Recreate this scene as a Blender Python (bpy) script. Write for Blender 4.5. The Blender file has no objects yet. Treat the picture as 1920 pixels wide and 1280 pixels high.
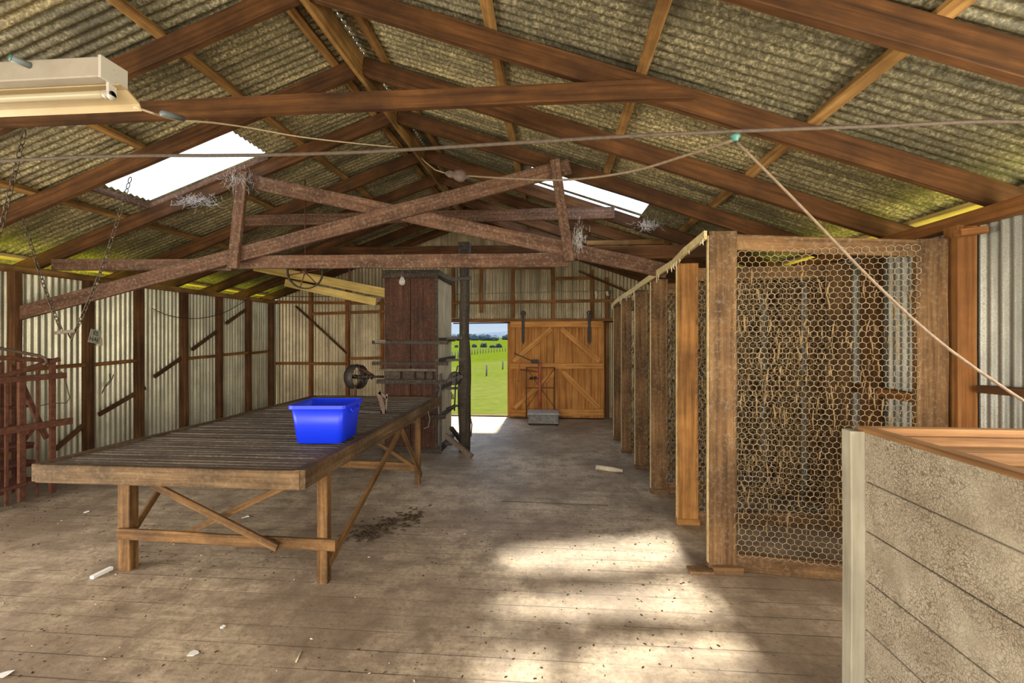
import bpy, bmesh, math, random
from mathutils import Vector, Matrix, noise
random.seed(7)
V = Vector
sc = bpy.context.scene
COL = sc.collection

# ------------------------------------------------------------------ camera
F = 880.0; VX, VY = 1033.0, 632.0; EYE = 1.7
YAW = math.atan2(VX - 960, F); CA, SA = math.cos(YAW), math.sin(YAW)
cam_d = bpy.data.cameras.new('camera'); cam = bpy.data.objects.new('camera', cam_d); COL.objects.link(cam)
cam.location = (0, 0, EYE); cam.rotation_euler = (math.pi/2, 0, YAW)
cam_d.sensor_width = 36; cam_d.lens = F/1920*36; cam_d.shift_y = (VY-640)/1920.0
cam_d.clip_start = 0.02; cam_d.clip_end = 4000
sc.camera = cam

# ------------------------------------------------------------------ world, sun, fill lamps, exposure
sc.view_settings.view_transform = 'Standard'; sc.view_settings.look = 'None'
sc.view_settings.gamma = 1; sc.view_settings.use_curve_mapping = False
sc.view_settings.exposure = 0.30
world = bpy.data.worlds.new('sky'); sc.world = world; world.use_nodes = True
wn, wl = world.node_tree.nodes, world.node_tree.links
tc = wn.new('ShaderNodeTexCoord'); sp = wn.new('ShaderNodeSeparateXYZ'); rp = wn.new('ShaderNodeValToRGB')
wl.new(tc.outputs['Generated'], sp.inputs[0]); wl.new(sp.outputs['Z'], rp.inputs[0])
rp.color_ramp.elements[0].position = 0.0; rp.color_ramp.elements[0].color = (.52, .62, .70, 1)
rp.color_ramp.elements[1].position = 0.6; rp.color_ramp.elements[1].color = (1.5, 1.8, 2.3, 1)
e = rp.color_ramp.elements.new(0.06); e.color = (.36, .50, .69, 1)
e = rp.color_ramp.elements.new(0.20); e.color = (1.5, 1.75, 2.1, 1)
wl.new(rp.outputs[0], wn['Background'].inputs['Color']); wn['Background'].inputs['Strength'].default_value = 1.0

SUN = V((-.03, -.86, -1.0)).normalized()
sd = bpy.data.lights.new('sun', 'SUN'); sd.energy = 12.0; sd.angle = math.radians(3.0); sd.color = (1, .88, .68)
so = bpy.data.objects.new('sun', sd); COL.objects.link(so); so.location = (0, 8, 12)
so.rotation_euler = SUN.to_track_quat('-Z', 'Y').to_euler()

def daylight(name, loc, target, sx, sy, power, color):  # area lamp standing in for daylight, added as fill
    d = bpy.data.lights.new(name, 'AREA'); d.shape = 'RECTANGLE'; d.size = sx; d.size_y = sy
    d.energy = power; d.color = color
    o = bpy.data.objects.new(name, d); COL.objects.link(o); o.location = loc
    o.rotation_euler = (V(target)-V(loc)).to_track_quat('-Z', 'Y').to_euler()
    return o
# added fill lamps at made-up openings behind the viewer and on the left
daylight('added_fill_front', (-1.6, -2.45, 1.5), (-1.6, -.5, .0), 6.4, 1.9, 450, (1, .91, .77))
daylight('added_fill_left', (-6.2, 1.2, 1.15), (0, 3.0, 1.6), 2.6, 2.1, 230, (1, .93, .82))

daylight('added_fill_right', (2.88, .9, 1.45), (-5.5, 6.0, 1.3), 2.2, 1.6, 230, (1, .92, .78))  # added lamp at an unseen right-hand opening, brightens the left wall
# ------------------------------------------------------------------ picture <-> place helpers
def ray(px, py):
    u, v = (px-960)/F, (VY-py)/F
    return V((-SA+u*CA, CA+u*SA, v))
def fl(px, py, z=0.0):
    d = ray(px, py); return d*((z-EYE)/d.z)+V((0, 0, EYE))
def atY(px, py, y):
    d = ray(px, py); return d*(y/d.y)+V((0, 0, EYE))
def atX(px, py, x):
    d = ray(px, py); return d*(x/d.x)+V((0, 0, EYE))

# ------------------------------------------------------------------ materials
def newmat(name):
    m = bpy.data.materials.new(name); m.use_nodes = True
    return m, m.node_tree.nodes, m.node_tree.links, m.node_tree.nodes['Principled BSDF']
def coords(n, l, scale, rnd=True):
    t = n.new('ShaderNodeTexCoord'); mp = n.new('ShaderNodeMapping'); mp.inputs['Scale'].default_value = scale
    l.new(t.outputs['Object'], mp.inputs['Vector'])
    if rnd:
        oi = n.new('ShaderNodeObjectInfo'); mu = n.new('ShaderNodeMath'); mu.operation = 'MULTIPLY'; mu.inputs[1].default_value = 91.7
        l.new(oi.outputs['Random'], mu.inputs[0])
        cb = n.new('ShaderNodeCombineXYZ')
        for i in range(3): l.new(mu.outputs[0], cb.inputs[i])
        l.new(cb.outputs[0], mp.inputs['Location'])
    return mp.outputs[0]
def ntex(n, l, vec, scale, detail=5, rough=.6):
    t = n.new('ShaderNodeTexNoise'); t.inputs['Scale'].default_value = scale; t.inputs['Detail'].default_value = detail
    t.inputs['Roughness'].default_value = rough; l.new(vec, t.inputs['Vector']); return t.outputs['Fac']
def ramp(n, l, fac, stops):
    r = n.new('ShaderNodeValToRGB'); el = r.color_ramp.elements
    while len(el) < len(stops): el.new(.5)
    for e, (p, c) in zip(el, stops): e.position = p; e.color = (*c, 1)
    l.new(fac, r.inputs[0]); return r.outputs[0]
def mix(n, l, fac, a, b, mode='MIX'):
    m = n.new('ShaderNodeMix'); m.data_type = 'RGBA'; m.blend_type = mode
    for sock, val in ((m.inputs[0], fac), (m.inputs[6], a), (m.inputs[7], b)):
        if hasattr(val, 'links'): l.new(val, sock)
        else: sock.default_value = val if not isinstance(val, tuple) else (*val, 1)
    return m.outputs[2]
def bump(n, l, h, bs, strength=.3, dist=.004):
    b = n.new('ShaderNodeBump'); b.inputs['Strength'].default_value = strength; b.inputs['Distance'].default_value = dist
    l.new(h, b.inputs['Height']); l.new(b.outputs[0], bs.inputs['Normal'])

def wood(name, dark, mid, light, axis='x', rough=.78, grain=30, dust=0.0, spots=.35, spec=.25):
    m, n, l, bs = newmat(name)
    g = 1.3
    s = {'x': (g, grain, grain), 'y': (grain, g, grain), 'z': (grain, grain, g)}[axis]
    v = coords(n, l, s); f = ntex(n, l, v, 1.0, 6, .65)
    v2 = coords(n, l, (1, 1, 1)); f2 = ntex(n, l, v2, 2.3, 4, .6)
    c = ramp(n, l, f, [(.30, dark), (.52, mid), (.74, light)])
    c = mix(n, l, ramp(n, l, f2, [(.36, (.0,)*3), (.62, (spots,)*3)]), c, tuple(x*.35 for x in dark))
    if dust:
        f3 = ntex(n, l, v2, 34, 6, .7)
        c = mix(n, l, ramp(n, l, f3, [(.50, (0,)*3), (.75, (dust,)*3)]), c, (.46, .38, .27))
    l.new(c, bs.inputs['Base Color']); bs.inputs['Roughness'].default_value = rough
    bs.inputs['Specular IOR Level'].default_value = spec
    bump(n, l, f, bs, .35, .004); return m

def plain(name, col, rough=.5, metal=0.0, var=.25, scale=14, spec=.5, b=0.0):
    m, n, l, bs = newmat(name)
    v = coords(n, l, (1, 1, 1)); f = ntex(n, l, v, scale, 5, .6)
    c = ramp(n, l, f, [(.3, tuple(x*(1-var) for x in col)), (.7, tuple(min(1, x*(1+var)) for x in col))])
    l.new(c, bs.inputs['Base Color']); bs.inputs['Roughness'].default_value = rough; bs.inputs['Metallic'].default_value = metal
    bs.inputs['Specular IOR Level'].default_value = spec
    if b: bump(n, l, f, bs, b, .003)
    return m

RX_ = -1.73
def galv(name, lo, mid, hi, streak, metal=.25, rough=.5, fine=70):
    m, n, l, bs = newmat(name)
    v = coords(n, l, (1, 1, 1), False); f = ntex(n, l, v, fine, 6, .75)
    f2 = ntex(n, l, v, 3.0, 4, .6)
    vs = coords(n, l, streak, False); f3 = ntex(n, l, vs, 1.0, 4, .6)
    c = ramp(n, l, f, [(.36, lo), (.52, mid), (.66, hi)])
    c = mix(n, l, ramp(n, l, f2, [(.42, (0,)*3), (.68, (.55,)*3)]), c, tuple(x*.45 for x in mid))
    c = mix(n, l, ramp(n, l, f3, [(.42, (0,)*3), (.66, (.7,)*3)]), c, tuple(x*.55 for x in lo))
    if name.startswith('mottled'):
        sp_ = n.new('ShaderNodeSeparateXYZ'); l.new(v, sp_.inputs[0]); q = n.new('ShaderNodeMath'); q.operation = 'DIVIDE'; q.inputs[1].default_value = .69
        l.new(sp_.outputs['Y'], q.inputs[0]); fq = n.new('ShaderNodeMath'); fq.operation = 'FLOOR'; l.new(q.outputs[0], fq.inputs[0])
        sg = n.new('ShaderNodeMath'); sg.operation = 'GREATER_THAN'; sg.inputs[1].default_value = RX_; l.new(sp_.outputs['X'], sg.inputs[0])
        ad = n.new('ShaderNodeMath'); ad.operation = 'MULTIPLY_ADD'; ad.inputs[1].default_value = 37.3; l.new(sg.outputs[0], ad.inputs[0]); l.new(fq.outputs[0], ad.inputs[2])
        wz = n.new('ShaderNodeTexWhiteNoise'); wz.noise_dimensions = '1D'; l.new(ad.outputs[0], wz.inputs['W'])
        c = mix(n, l, 1.0, c, ramp(n, l, wz.outputs['Value'], [(0, (.55, .56, .58)), (1, (1.1, 1.05, .95))]), 'MULTIPLY')
    l.new(c, bs.inputs['Base Color']); bs.inputs['Metallic'].default_value = metal; bs.inputs['Roughness'].default_value = rough
    bump(n, l, f, bs, .15, .002); return m

M = {}
M['rafter'] = wood('dark_rafter_timber', (.035, .013, .004), (.095, .037, .010), (.16, .068, .020), spots=.6)
M['batten'] = wood('pale_batten_timber', (.12, .055, .016), (.30, .155, .048), (.46, .27, .10), spots=.6)
M['pale_eave_lit'] = wood('pale_eave_lit_timber', (.34, .22, .06), (.60, .43, .14), (.72, .55, .22), spots=.3)  # pale timber with the yellow eave light put into its colour
M['stud'] = wood('stud_timber', (.05, .021, .008), (.13, .058, .020), (.22, .105, .04), spots=.5)
M['stud_orange'] = wood('orange_stud_timber', (.14, .052, .013), (.28, .115, .032), (.38, .18, .055), spots=.5)
M['dusty'] = wood('dusty_truss_timber', (.055, .024, .013), (.125, .060, .036), (.20, .105, .066), dust=.35, spots=.5)
M['post'] = wood('pen_post_timber', (.060, .028, .011), (.165, .085, .032), (.26, .15, .064), dust=.25, spots=.6)
M['post_orange'] = wood('orange_post_timber', (.12, .048, .014), (.32, .145, .038), (.46, .235, .075), spots=.6)
M['table'] = wood('worn_table_timber', (.045, .024, .009), (.125, .070, .029), (.24, .155, .078), dust=.16, spots=.6)
M['table_leg'] = wood('table_leg_timber', (.065, .030, .009), (.18, .088, .027), (.30, .165, .060), dust=.12, spots=.55)
M['slat'] = wood('table_slat_timber', (.045, .032, .022), (.13, .098, .070), (.25, .195, .145), dust=.35, grain=40)
M['door'] = wood('door_board_timber', (.30, .105, .02), (.58, .25, .06), (.74, .37, .11), 'z', spots=.35, grain=26)
M['door_x'] = wood('door_rail_timber', (.32, .115, .022), (.64, .29, .075), (.80, .42, .13), 'x', spots=.25, grain=26)
M['press'] = wood('red_press_timber', (.030, .010, .005), (.066, .024, .012), (.105, .044, .024), 'z', spots=.5, grain=22, dust=.10)
M['press_lit_side'] = wood('door_lit_press_timber', (.40, .33, .21), (.56, .48, .33), (.66, .58, .42), 'z', grain=22)  # paler than the front: doorway light put into the colour
M['black_wood'] = wood('blackened_timber', (.02, .014, .010), (.048, .034, .025), (.09, .066, .05), dust=.2)
M['black_post'] = wood('blackened_round_timber', (.02, .015, .011), (.05, .038, .026), (.085, .066, .046), 'z', dust=.12)
M['crate_in'] = wood('bare_crate_timber', (.13, .058, .020), (.26, .13, .048), (.36, .20, .085))
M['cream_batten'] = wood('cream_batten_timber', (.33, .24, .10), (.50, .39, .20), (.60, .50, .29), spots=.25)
M['roof'] = galv('mottled_roof_iron', (.050, .041, .021), (.25, .205, .112), (.70, .59, .355), (.7, 5, 1.0), .10, .55, 46)
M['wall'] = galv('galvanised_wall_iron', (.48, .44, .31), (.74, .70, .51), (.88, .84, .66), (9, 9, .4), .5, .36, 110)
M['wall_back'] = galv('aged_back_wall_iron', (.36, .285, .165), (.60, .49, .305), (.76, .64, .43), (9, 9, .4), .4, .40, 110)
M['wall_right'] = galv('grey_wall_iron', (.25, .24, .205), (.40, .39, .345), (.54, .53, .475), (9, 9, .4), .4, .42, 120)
M['rust'] = plain('rusted_steel', (.125, .050, .028), .8, .2, .4, 22, .3, .3)
M['iron'] = plain('dark_iron', (.055, .045, .038), .6, .5, .4, 22, .4, .2)
M['pipe'] = plain('brown_iron_pipe', (.13, .085, .055), .6, .3, .3, 25)
M['chain'] = plain('steel_chain_metal', (.085, .062, .042), .5, .6, .3, 30)
M['wire'] = plain('netting_wire', (.32, .245, .15), .7, .1, .3, 40)
M['wool'] = plain('wool_lint', (.20, .13, .062), .95, 0, .4, 30, .1)
M['web'] = plain('cobweb_fibre', (.62, .60, .58), .95, 0, .2, 30, .1)
M['blue'] = plain('blue_plastic', (.004, .030, .72), .42, 0, .06, 4, .5)
M['enamel'] = plain('white_enamel', (.30, .26, .215), .45, 0, .12, 9)
M['cap'] = plain('white_plastic', (.42, .385, .34), .4, 0, .06, 9)
M['reflector'] = plain('cream_reflector', (.34, .25, .13), .4, 0, .1, 6)
M['tube'] = plain('fluorescent_glass', (.40, .34, .23), .15, 0, .02, 6)
M['green'] = plain('green_plastic', (.05, .16, .14), .5, 0, .2, 10)
M['grey'] = plain('grey_plastic', (.12, .14, .15), .5, 0, .2, 10)
M['cord'] = plain('dusty_cord', (.20, .14, .092), .9, 0, .25, 40)
M['rope'] = plain('brown_cable', (.075, .052, .038), .85, 0, .3, 40)
M['cream_flex'] = plain('cream_flex', (.52, .40, .26), .7, 0, .2, 40)
M['dirtball'] = plain('dusty_socket', (.12, .085, .07), .95, 0, .35, 30, .1, .5)
M['paper'] = plain('white_paper', (.75, .74, .70), .8, 0, .1, 30)
M['scale_red'] = plain('worn_red_paint', (.42, .10, .045), .6, .1, .4, 16)
M['scale_grey'] = plain('worn_grey_iron', (.20, .185, .165), .6, .2, .4, 14)
M['scale_top'] = plain('steel_platform', (.42, .41, .40), .5, .3, .25, 14)
M['chip'] = plain('dark_debris', (.055, .036, .020), .95, 0, .5, 60, .1)
M['straw'] = plain('pale_debris', (.50, .42, .30), .95, 0, .3, 60, .1)
M['sign'] = plain('weathered_sign_metal', (.36, .36, .26), .6, .1, .25, 20)
M['ink'] = plain('black_lettering', (.03, .03, .02), .8, 0, .2, 20)
M['fence'] = plain('weathered_fence_wood', (.10, .10, .08), .9, 0, .3, 6)
M['leaf'] = plain('distant_foliage', (.030, .045, .030), .95, 0, .4, .6, .1)
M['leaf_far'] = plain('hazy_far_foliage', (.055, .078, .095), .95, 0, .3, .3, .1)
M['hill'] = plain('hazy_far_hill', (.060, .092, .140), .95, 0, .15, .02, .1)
M['brick'] = plain('dull_red_bar', (.16, .05, .035), .8, .1, .3, 14)

def floor_mat():
    m, n, l, bs = newmat('dusty_floor_boards')
    t = n.new('ShaderNodeTexCoord'); o = t.outputs['Object']
    sep = n.new('ShaderNodeSeparateXYZ'); l.new(o, sep.inputs[0])
    def math_(op, a, b):
        q = n.new('ShaderNodeMath'); q.operation = op
        for i, x in enumerate((a, b)):
            if hasattr(x, 'links'): l.new(x, q.inputs[i])
            elif x is not None: q.inputs[i].default_value = x
        return q.outputs[0]
    yb = math_('DIVIDE', sep.outputs['Y'], .165); fr = math_('FRACT', yb, None); idx = math_('FLOOR', yb, None)
    edge = math_('LESS_THAN', math_('ABSOLUTE', math_('SUBTRACT', fr, .5), None), .476)
    wnz = n.new('ShaderNodeTexWhiteNoise'); wnz.noise_dimensions = '1D'; l.new(idx, wnz.inputs['W'])
    mp = n.new('ShaderNodeMapping'); mp.inputs['Scale'].default_value = (1.2, 26, 1); l.new(o, mp.inputs['Vector'])
    g = ntex(n, l, mp.outputs[0], 1.0, 6, .65)
    big = ntex(n, l, o, .9, 5, .6); fine = ntex(n, l, o, 26, 7, .75); mid = ntex(n, l, o, 5, 5, .65)
    mp2 = n.new('ShaderNodeMapping'); mp2.inputs['Scale'].default_value = (22, 48, 1); mp2.inputs['Rotation'].default_value = (0, 0, .5); l.new(o, mp2.inputs['Vector'])
    chips = ntex(n, l, mp2.outputs[0], 1.0, 4, .6)
    c = ramp(n, l, g, [(.3, (.38, .285, .19)), (.55, (.54, .42, .29)), (.75, (.66, .54, .395))])
    c = mix(n, l, ramp(n, l, wnz.outputs['Value'], [(0, (.0,)*3), (1, (.22,)*3)]), c, (.26, .19, .13))
    c = mix(n, l, ramp(n, l, big, [(.40, (0,)*3), (.60, (.85,)*3)]), c, (.20, .14, .092))
    c = mix(n, l, ramp(n, l, mid, [(.46, (0,)*3), (.66, (.75,)*3)]), c, (.16, .11, .070))
    c = mix(n, l, ramp(n, l, fine, [(.46, (0,)*3), (.70, (.8,)*3)]), c, (.16, .112, .072))
    c = mix(n, l, ramp(n, l, chips, [(.61, (0,)*3), (.69, (.7,)*3)]), c, (.075, .052, .036))
    joint = mix(n, l, ramp(n, l, ntex(n, l, o, 1.6, 3, .5), [(.40, (.15,)*3), (.6, (.8,)*3)]), c, (.06, .04, .025))
    c = mix(n, l, edge, joint, c)
    l.new(c, bs.inputs['Base Color']); bs.inputs['Roughness'].default_value = .62; bs.inputs['Specular IOR Level'].default_value = .5
    hb = n.new('ShaderNodeMath'); hb.operation = 'MULTIPLY_ADD'; l.new(edge, hb.inputs[0]); hb.inputs[1].default_value = .7; l.new(fine, hb.inputs[2])
    bump(n, l, hb.outputs[0], bs, .5, .006); return m
M['floor'] = floor_mat()

def crackle(name='cream_crackled_paint', axis=None):
    m, n, l, bs = newmat(name)
    v = coords(n, l, (1, 1, 1), False)
    vo = n.new('ShaderNodeTexVoronoi'); vo.feature = 'DISTANCE_TO_EDGE'; vo.inputs['Scale'].default_value = 92
    nz = n.new('ShaderNodeTexNoise'); nz.inputs['Scale'].default_value = 20; l.new(v, nz.inputs['Vector'])
    mv = mix(n, l, .06, v, nz.outputs['Color'], 'ADD')
    l.new(mv, vo.inputs['Vector'])
    big = ntex(n, l, v, 4.0, 5, .6); big2 = ntex(n, l, v, 9.0, 5, .65)
    cr = ramp(n, l, vo.outputs['Distance'], [(.04, (1,)*3), (.13, (0,)*3)])
    msk = mix(n, l, 1.0, cr, ramp(n, l, big, [(.36, (.35,)*3), (.58, (.9,)*3)]), 'MULTIPLY')
    c = ramp(n, l, big2, [(.35, (.235, .19, .135)), (.6, (.335, .285, .21)), (.8, (.40, .35, .265))])
    c = mix(n, l, msk, c, (.10, .07, .042))
    l.new(c, bs.inputs['Base Color']); bs.inputs['Roughness'].default_value = .7
    bump(n, l, vo.outputs['Distance'], bs, .25, .004); return m
M['crackle'] = crackle()
M['cream_paint'] = wood('cream_worn_paint', (.24, .21, .15), (.36, .325, .245), (.42, .385, .30), 'x', spots=.35, grain=18)

def skylight_mat():
    m, n, l, bs = newmat('translucent_fibreglass')
    n.remove(bs); out = n['Material Output']
    tr = n.new('ShaderNodeBsdfTransparent'); v0 = coords(n, l, (1, 1, 1), False); l.new(ramp(n, l, ntex(n, l, v0, 30, 6, .75), [(.36, (.74, .79, .84)), (.60, (.66, .71, .77)), (.70, (.25, .27, .29))]), tr.inputs[0])
    tl = n.new('ShaderNodeBsdfTranslucent'); v = coords(n, l, (1, 1, 1), False); f = ntex(n, l, v, 22, 6, .7)
    l.new(ramp(n, l, f, [(.40, (.86, .90, .94)), (.62, (.70, .74, .78)), (.74, (.16, .17, .18))]), tl.inputs[0])
    mx = n.new('ShaderNodeMixShader'); mx.inputs[0].default_value = .08
    l.new(tr.outputs[0], mx.inputs[1]); l.new(tl.outputs[0], mx.inputs[2]); l.new(mx.outputs[0], out.inputs[0]); return m
M['skylight'] = skylight_mat()
def milky_mat():  # for the added roof sheets that spread soft light over the far bays
    m, n, l, bs = newmat('added_milky_sheet'); n.remove(bs); out = n['Material Output']
    tl = n.new('ShaderNodeBsdfTranslucent'); v = coords(n, l, (1, 1, 1), False); f = ntex(n, l, v, 9, 5, .6)
    l.new(ramp(n, l, f, [(.35, (.74, .80, .86)), (.7, (.60, .66, .72))]), tl.inputs[0]); l.new(tl.outputs[0], out.inputs[0]); return m
M['milky'] = milky_mat()
def glass_mat():
    m, n, l, bs = newmat('bulb_glass'); bs.inputs['Base Color'].default_value = (.95, .93, .88, 1)
    bs.inputs['Roughness'].default_value = .08; bs.inputs['Transmission Weight'].default_value = .75; bs.inputs['IOR'].default_value = 1.3; return m
M['glass'] = glass_mat()
def grass_mat():
    m, n, l, bs = newmat('green_pasture')
    v = coords(n, l, (1, 1, 1), False); f = ntex(n, l, v, .35, 6, .7); g = ntex(n, l, v, 2.2, 6, .75)
    vt = coords(n, l, (.03, .012, 1), False); h = ntex(n, l, vt, 1.0, 3, .5)
    c = ramp(n, l, g, [(.35, (.034, .056, .004)), (.55, (.066, .088, .008)), (.72, (.100, .112, .016))])
    c = mix(n, l, ramp(n, l, f, [(.45, (0,)*3), (.7, (.5,)*3)]), c, (.075, .105, .004))
    c = mix(n, l, ramp(n, l, h, [(.55, (0,)*3), (.70, (.45,)*3)]), c, (.105, .105, .035))
    l.new(c, bs.inputs['Base Color']); bs.inputs['Roughness'].default_value = 1; bs.inputs['Specular IOR Level'].default_value = 0; return m
M['grass'] = grass_mat()
M['bounce_verge'] = plain('bright_bounce_green', (.56, .60, .035), .9, 0, .2, 3, .1)  # coloured bright to bounce green light under the eaves

# ------------------------------------------------------------------ building helpers
MW = {}
def link(o, mat, parent, world):
    if mat is not None and o.data is not None:
        o.data.materials.append(M[mat] if isinstance(mat, str) else mat)
    COL.objects.link(o); MW[o.name] = world.copy()
    if parent is not None:
        o.parent = parent; o.matrix_parent_inverse = MW[parent.name].inverted()
    o.matrix_basis = world
    return o
def tag(o, label=None, cat=None, group=None, kind=None):
    if label: o['label'] = label
    if cat: o['category'] = cat
    if group: o['group'] = group
    if kind: o['kind'] = kind
    return o
def root(name, loc, label, cat, group=None, kind=None):
    o = bpy.data.objects.new(name, None); o.empty_display_size = .1
    link(o, None, None, Matrix.Translation(V(loc))); return tag(o, label, cat, group, kind)
def frame(p0, p1, up=(0, 0, 1)):
    x = (V(p1)-V(p0)).normalized(); u = V(up)
    if abs(x.dot(u)) > .98: u = V((0, 1, 0))
    y = u.cross(x).normalized(); z = x.cross(y)
    return x, y, z
def beam(name, p0, p1, w, h, mat, parent=None, up=(0, 0, 1), jit=.003, bev=.004):
    """one timber: length p0-p1 along its local X, w across, h along up"""
    p0, p1 = V(p0), V(p1); L = (p1-p0).length; x, y, z = frame(p0, p1, up)
    mw = Matrix((x, y, z)).transposed().to_4x4(); mw.translation = (p0+p1)/2
    n = max(1, min(14, int(L/.35))); vs, fs = [], []
    b = min(bev, w*.2, h*.2)
    prof = [(-w/2+b, -h/2), (w/2-b, -h/2), (w/2, -h/2+b), (w/2, h/2-b), (w/2-b, h/2), (-w/2+b, h/2), (-w/2, h/2-b), (-w/2, -h/2+b)]
    for i in range(n+1):
        t = -L/2+L*i/n; jy, jz = (random.uniform(-jit, jit), random.uniform(-jit, jit)) if 0 < i < n else (0, 0)
        for (a, c) in prof: vs.append((t, a+jy, c+jz))
    for i in range(n):
        for k in range(8):
            a, c = i*8+k, i*8+(k+1) % 8; fs.append((a, c, c+8, a+8))
    fs.append(tuple(range(7, -1, -1))); fs.append(tuple(range(n*8, n*8+8)))
    me = bpy.data.meshes.new(name); me.from_pydata(vs, [], fs); me.update()
    return link(bpy.data.objects.new(name, me), mat, parent, mw)

class MB:
    def __init__(s): s.v, s.f, s.sm = [], [], []
    def _add(s, vs, fs, smooth=False):
        k = len(s.v); s.v += [V(q) for q in vs]; s.f += [tuple(i+k for i in f) for f in fs]; s.sm += [smooth]*len(fs); return s
    def box(s, lo, hi):
        (a, b, c), (d, e, f) = lo, hi
        return s._add([(a, b, c), (d, b, c), (d, e, c), (a, e, c), (a, b, f), (d, b, f), (d, e, f), (a, e, f)],
                      [(0, 3, 2, 1), (4, 5, 6, 7), (0, 1, 5, 4), (1, 2, 6, 5), (2, 3, 7, 6), (3, 0, 4, 7)])
    def bar(s, p0, p1, w, h, up=(0, 0, 1)):
        p0, p1 = V(p0), V(p1); x, y, z = frame(p0, p1, up)
        c = [(-w/2, -h/2), (w/2, -h/2), (w/2, h/2), (-w/2, h/2)]
        vs = [p+y*a+z*b for p in (p0, p1) for a, b in c]
        return s._add(vs, [(3, 2, 1, 0), (4, 5, 6, 7), (0, 1, 5, 4), (1, 2, 6, 5), (2, 3, 7, 6), (3, 0, 4, 7)])
    def tube(s, pts, r, n=8, caps=True):
        pts = [V(p) for p in pts]; vs, fs = [], []
        rs = r if isinstance(r, (list, tuple)) else [r]*len(pts)
        pu = None
        for i, p in enumerate(pts):
            a = pts[max(0, i-1)]; b = pts[min(len(pts)-1, i+1)]; t = (b-a).normalized()
            if pu is None: pu = V((0, 0, 1)) if abs(t.z) < .9 else V((1, 0, 0))
            y = (pu-t*pu.dot(t)).normalized(); z = t.cross(y); pu = y
            for k in range(n):
                q = 2*math.pi*k/n; vs.append(p+(y*math.cos(q)+z*math.sin(q))*rs[i])
        for i in range(len(pts)-1):
            for k in range(n):
                a, b = i*n+k, i*n+(k+1) % n; fs.append((a, b, b+n, a+n))
        if caps: fs += [tuple(range(n-1, -1, -1)), tuple(range((len(pts)-1)*n, len(pts)*n))]
        return s._add(vs, fs, True)
    def ring(s, c, axis, R, r, n=28, k=8, sx=1.0):
        """torus-like rim; sx stretches the section along the axis"""
        c, ax = V(c), V(axis).normalized(); u = ax.orthogonal().normalized(); w = ax.cross(u); vs, fs = [], []
        for i in range(n):
            a = 2*math.pi*i/n; d = u*math.cos(a)+w*math.sin(a)
            for j in range(k):
                b = 2*math.pi*j/k; vs.append(c+d*(R+r*math.cos(b))+ax*(r*sx*math.sin(b)))
        for i in range(n):
            for j in range(k):
                a0, a1 = i*k+j, i*k+(j+1) % k; b0, b1 = ((i+1) % n)*k+j, ((i+1) % n)*k+(j+1) % k
                fs.append((a0, b0, b1, a1))
        return s._add(vs, fs, True)
    def lathe(s, c, axis, prof, n=20):
        c, ax = V(c), V(axis).normalized(); u = ax.orthogonal().normalized(); w = ax.cross(u); vs, fs = [], []
        for (r, h) in prof:
            for i in range(n):
                a = 2*math.pi*i/n; vs.append(c+ax*h+(u*math.cos(a)+w*math.sin(a))*r)
        for j in range(len(prof)-1):
            for i in range(n):
                a, b = j*n+i, j*n+(i+1) % n; fs.append((a, b, b+n, a+n))
        if prof[0] != prof[-1]: fs += [tuple(range(n-1, -1, -1)), tuple(range((len(prof)-1)*n, len(prof)*n))]
        return s._add(vs, fs, True)
    def prism(s, poly, d):
        """poly: 3-D outline, extruded by vector d"""
        n = len(poly); d = V(d); vs = [V(p) for p in poly]+[V(p)+d for p in poly]
        return s._add(vs, [tuple(range(n-1, -1, -1)), tuple(range(n, 2*n))]+[(i, (i+1) % n, (i+1) % n+n, i+n) for i in range(n)])
    def build(s, name, mat, parent=None, loc=None, bev=0.0):
        c = V(loc) if loc is not None else sum(s.v, V((0, 0, 0)))/max(1, len(s.v))
        me = bpy.data.meshes.new(name); me.from_pydata([q-c for q in s.v], [], s.f); me.update()
        me.polygons.foreach_set('use_smooth', s.sm)
        bm = bmesh.new(); bm.from_mesh(me); bmesh.ops.recalc_face_normals(bm, faces=bm.faces)
        bm.to_mesh(me); bm.free()
        o = link(bpy.data.objects.new(name, me), mat, parent, Matrix.Translation(c))
        if bev:
            b = o.modifiers.new('edge', 'BEVEL'); b.width = bev; b.segments = 2; b.limit_method = 'ANGLE'
        return o
def box(name, lo, hi, mat, parent=None, bev=.003): return MB().box(lo, hi).build(name, mat, parent, bev=bev)
def struct(o, label=None): o['kind'] = 'structure'; return tag(o, label) if label else o
ORD = ['first', 'second', 'third', 'fourth', 'fifth', 'sixth', 'seventh', 'eighth', 'ninth', 'tenth', 'eleventh', 'twelfth']

# ------------------------------------------------------------------ the shed shell
XL, XR, YB, YF = -6.12, 2.82, 10.05, -2.6
RX, RZ, ML, MR = -1.73, 4.10, .362, .350            # ridge position and the two slopes (rafter undersides)
def under(x): return RZ-(MR*(x-RX) if x > RX else ML*(RX-x))
SHEET = .225
PITCH, AMP = .0762, .0115
def wave(t): return AMP*math.sin(2*math.pi*t/PITCH)

fb = MB(); fb._add([(XL-.05, YF, 0), (XR+.05, YF, 0), (XR+.05, YB, 0), (XL-.05, YB, 0), (XL-.05, YF, -.12), (XR+.05, YF, -.12), (XR+.05, YB, -.12), (XL-.05, YB, -.12)],
        [(0, 1, 2, 3), (7, 6, 5, 4), (0, 4, 5, 1), (1, 5, 6, 2), (2, 6, 7, 3), (3, 7, 4, 0)])
struct(fb.build('floor', 'floor', loc=(0, 0, 0)), 'dusty grey timber board floor of the shed')

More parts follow.
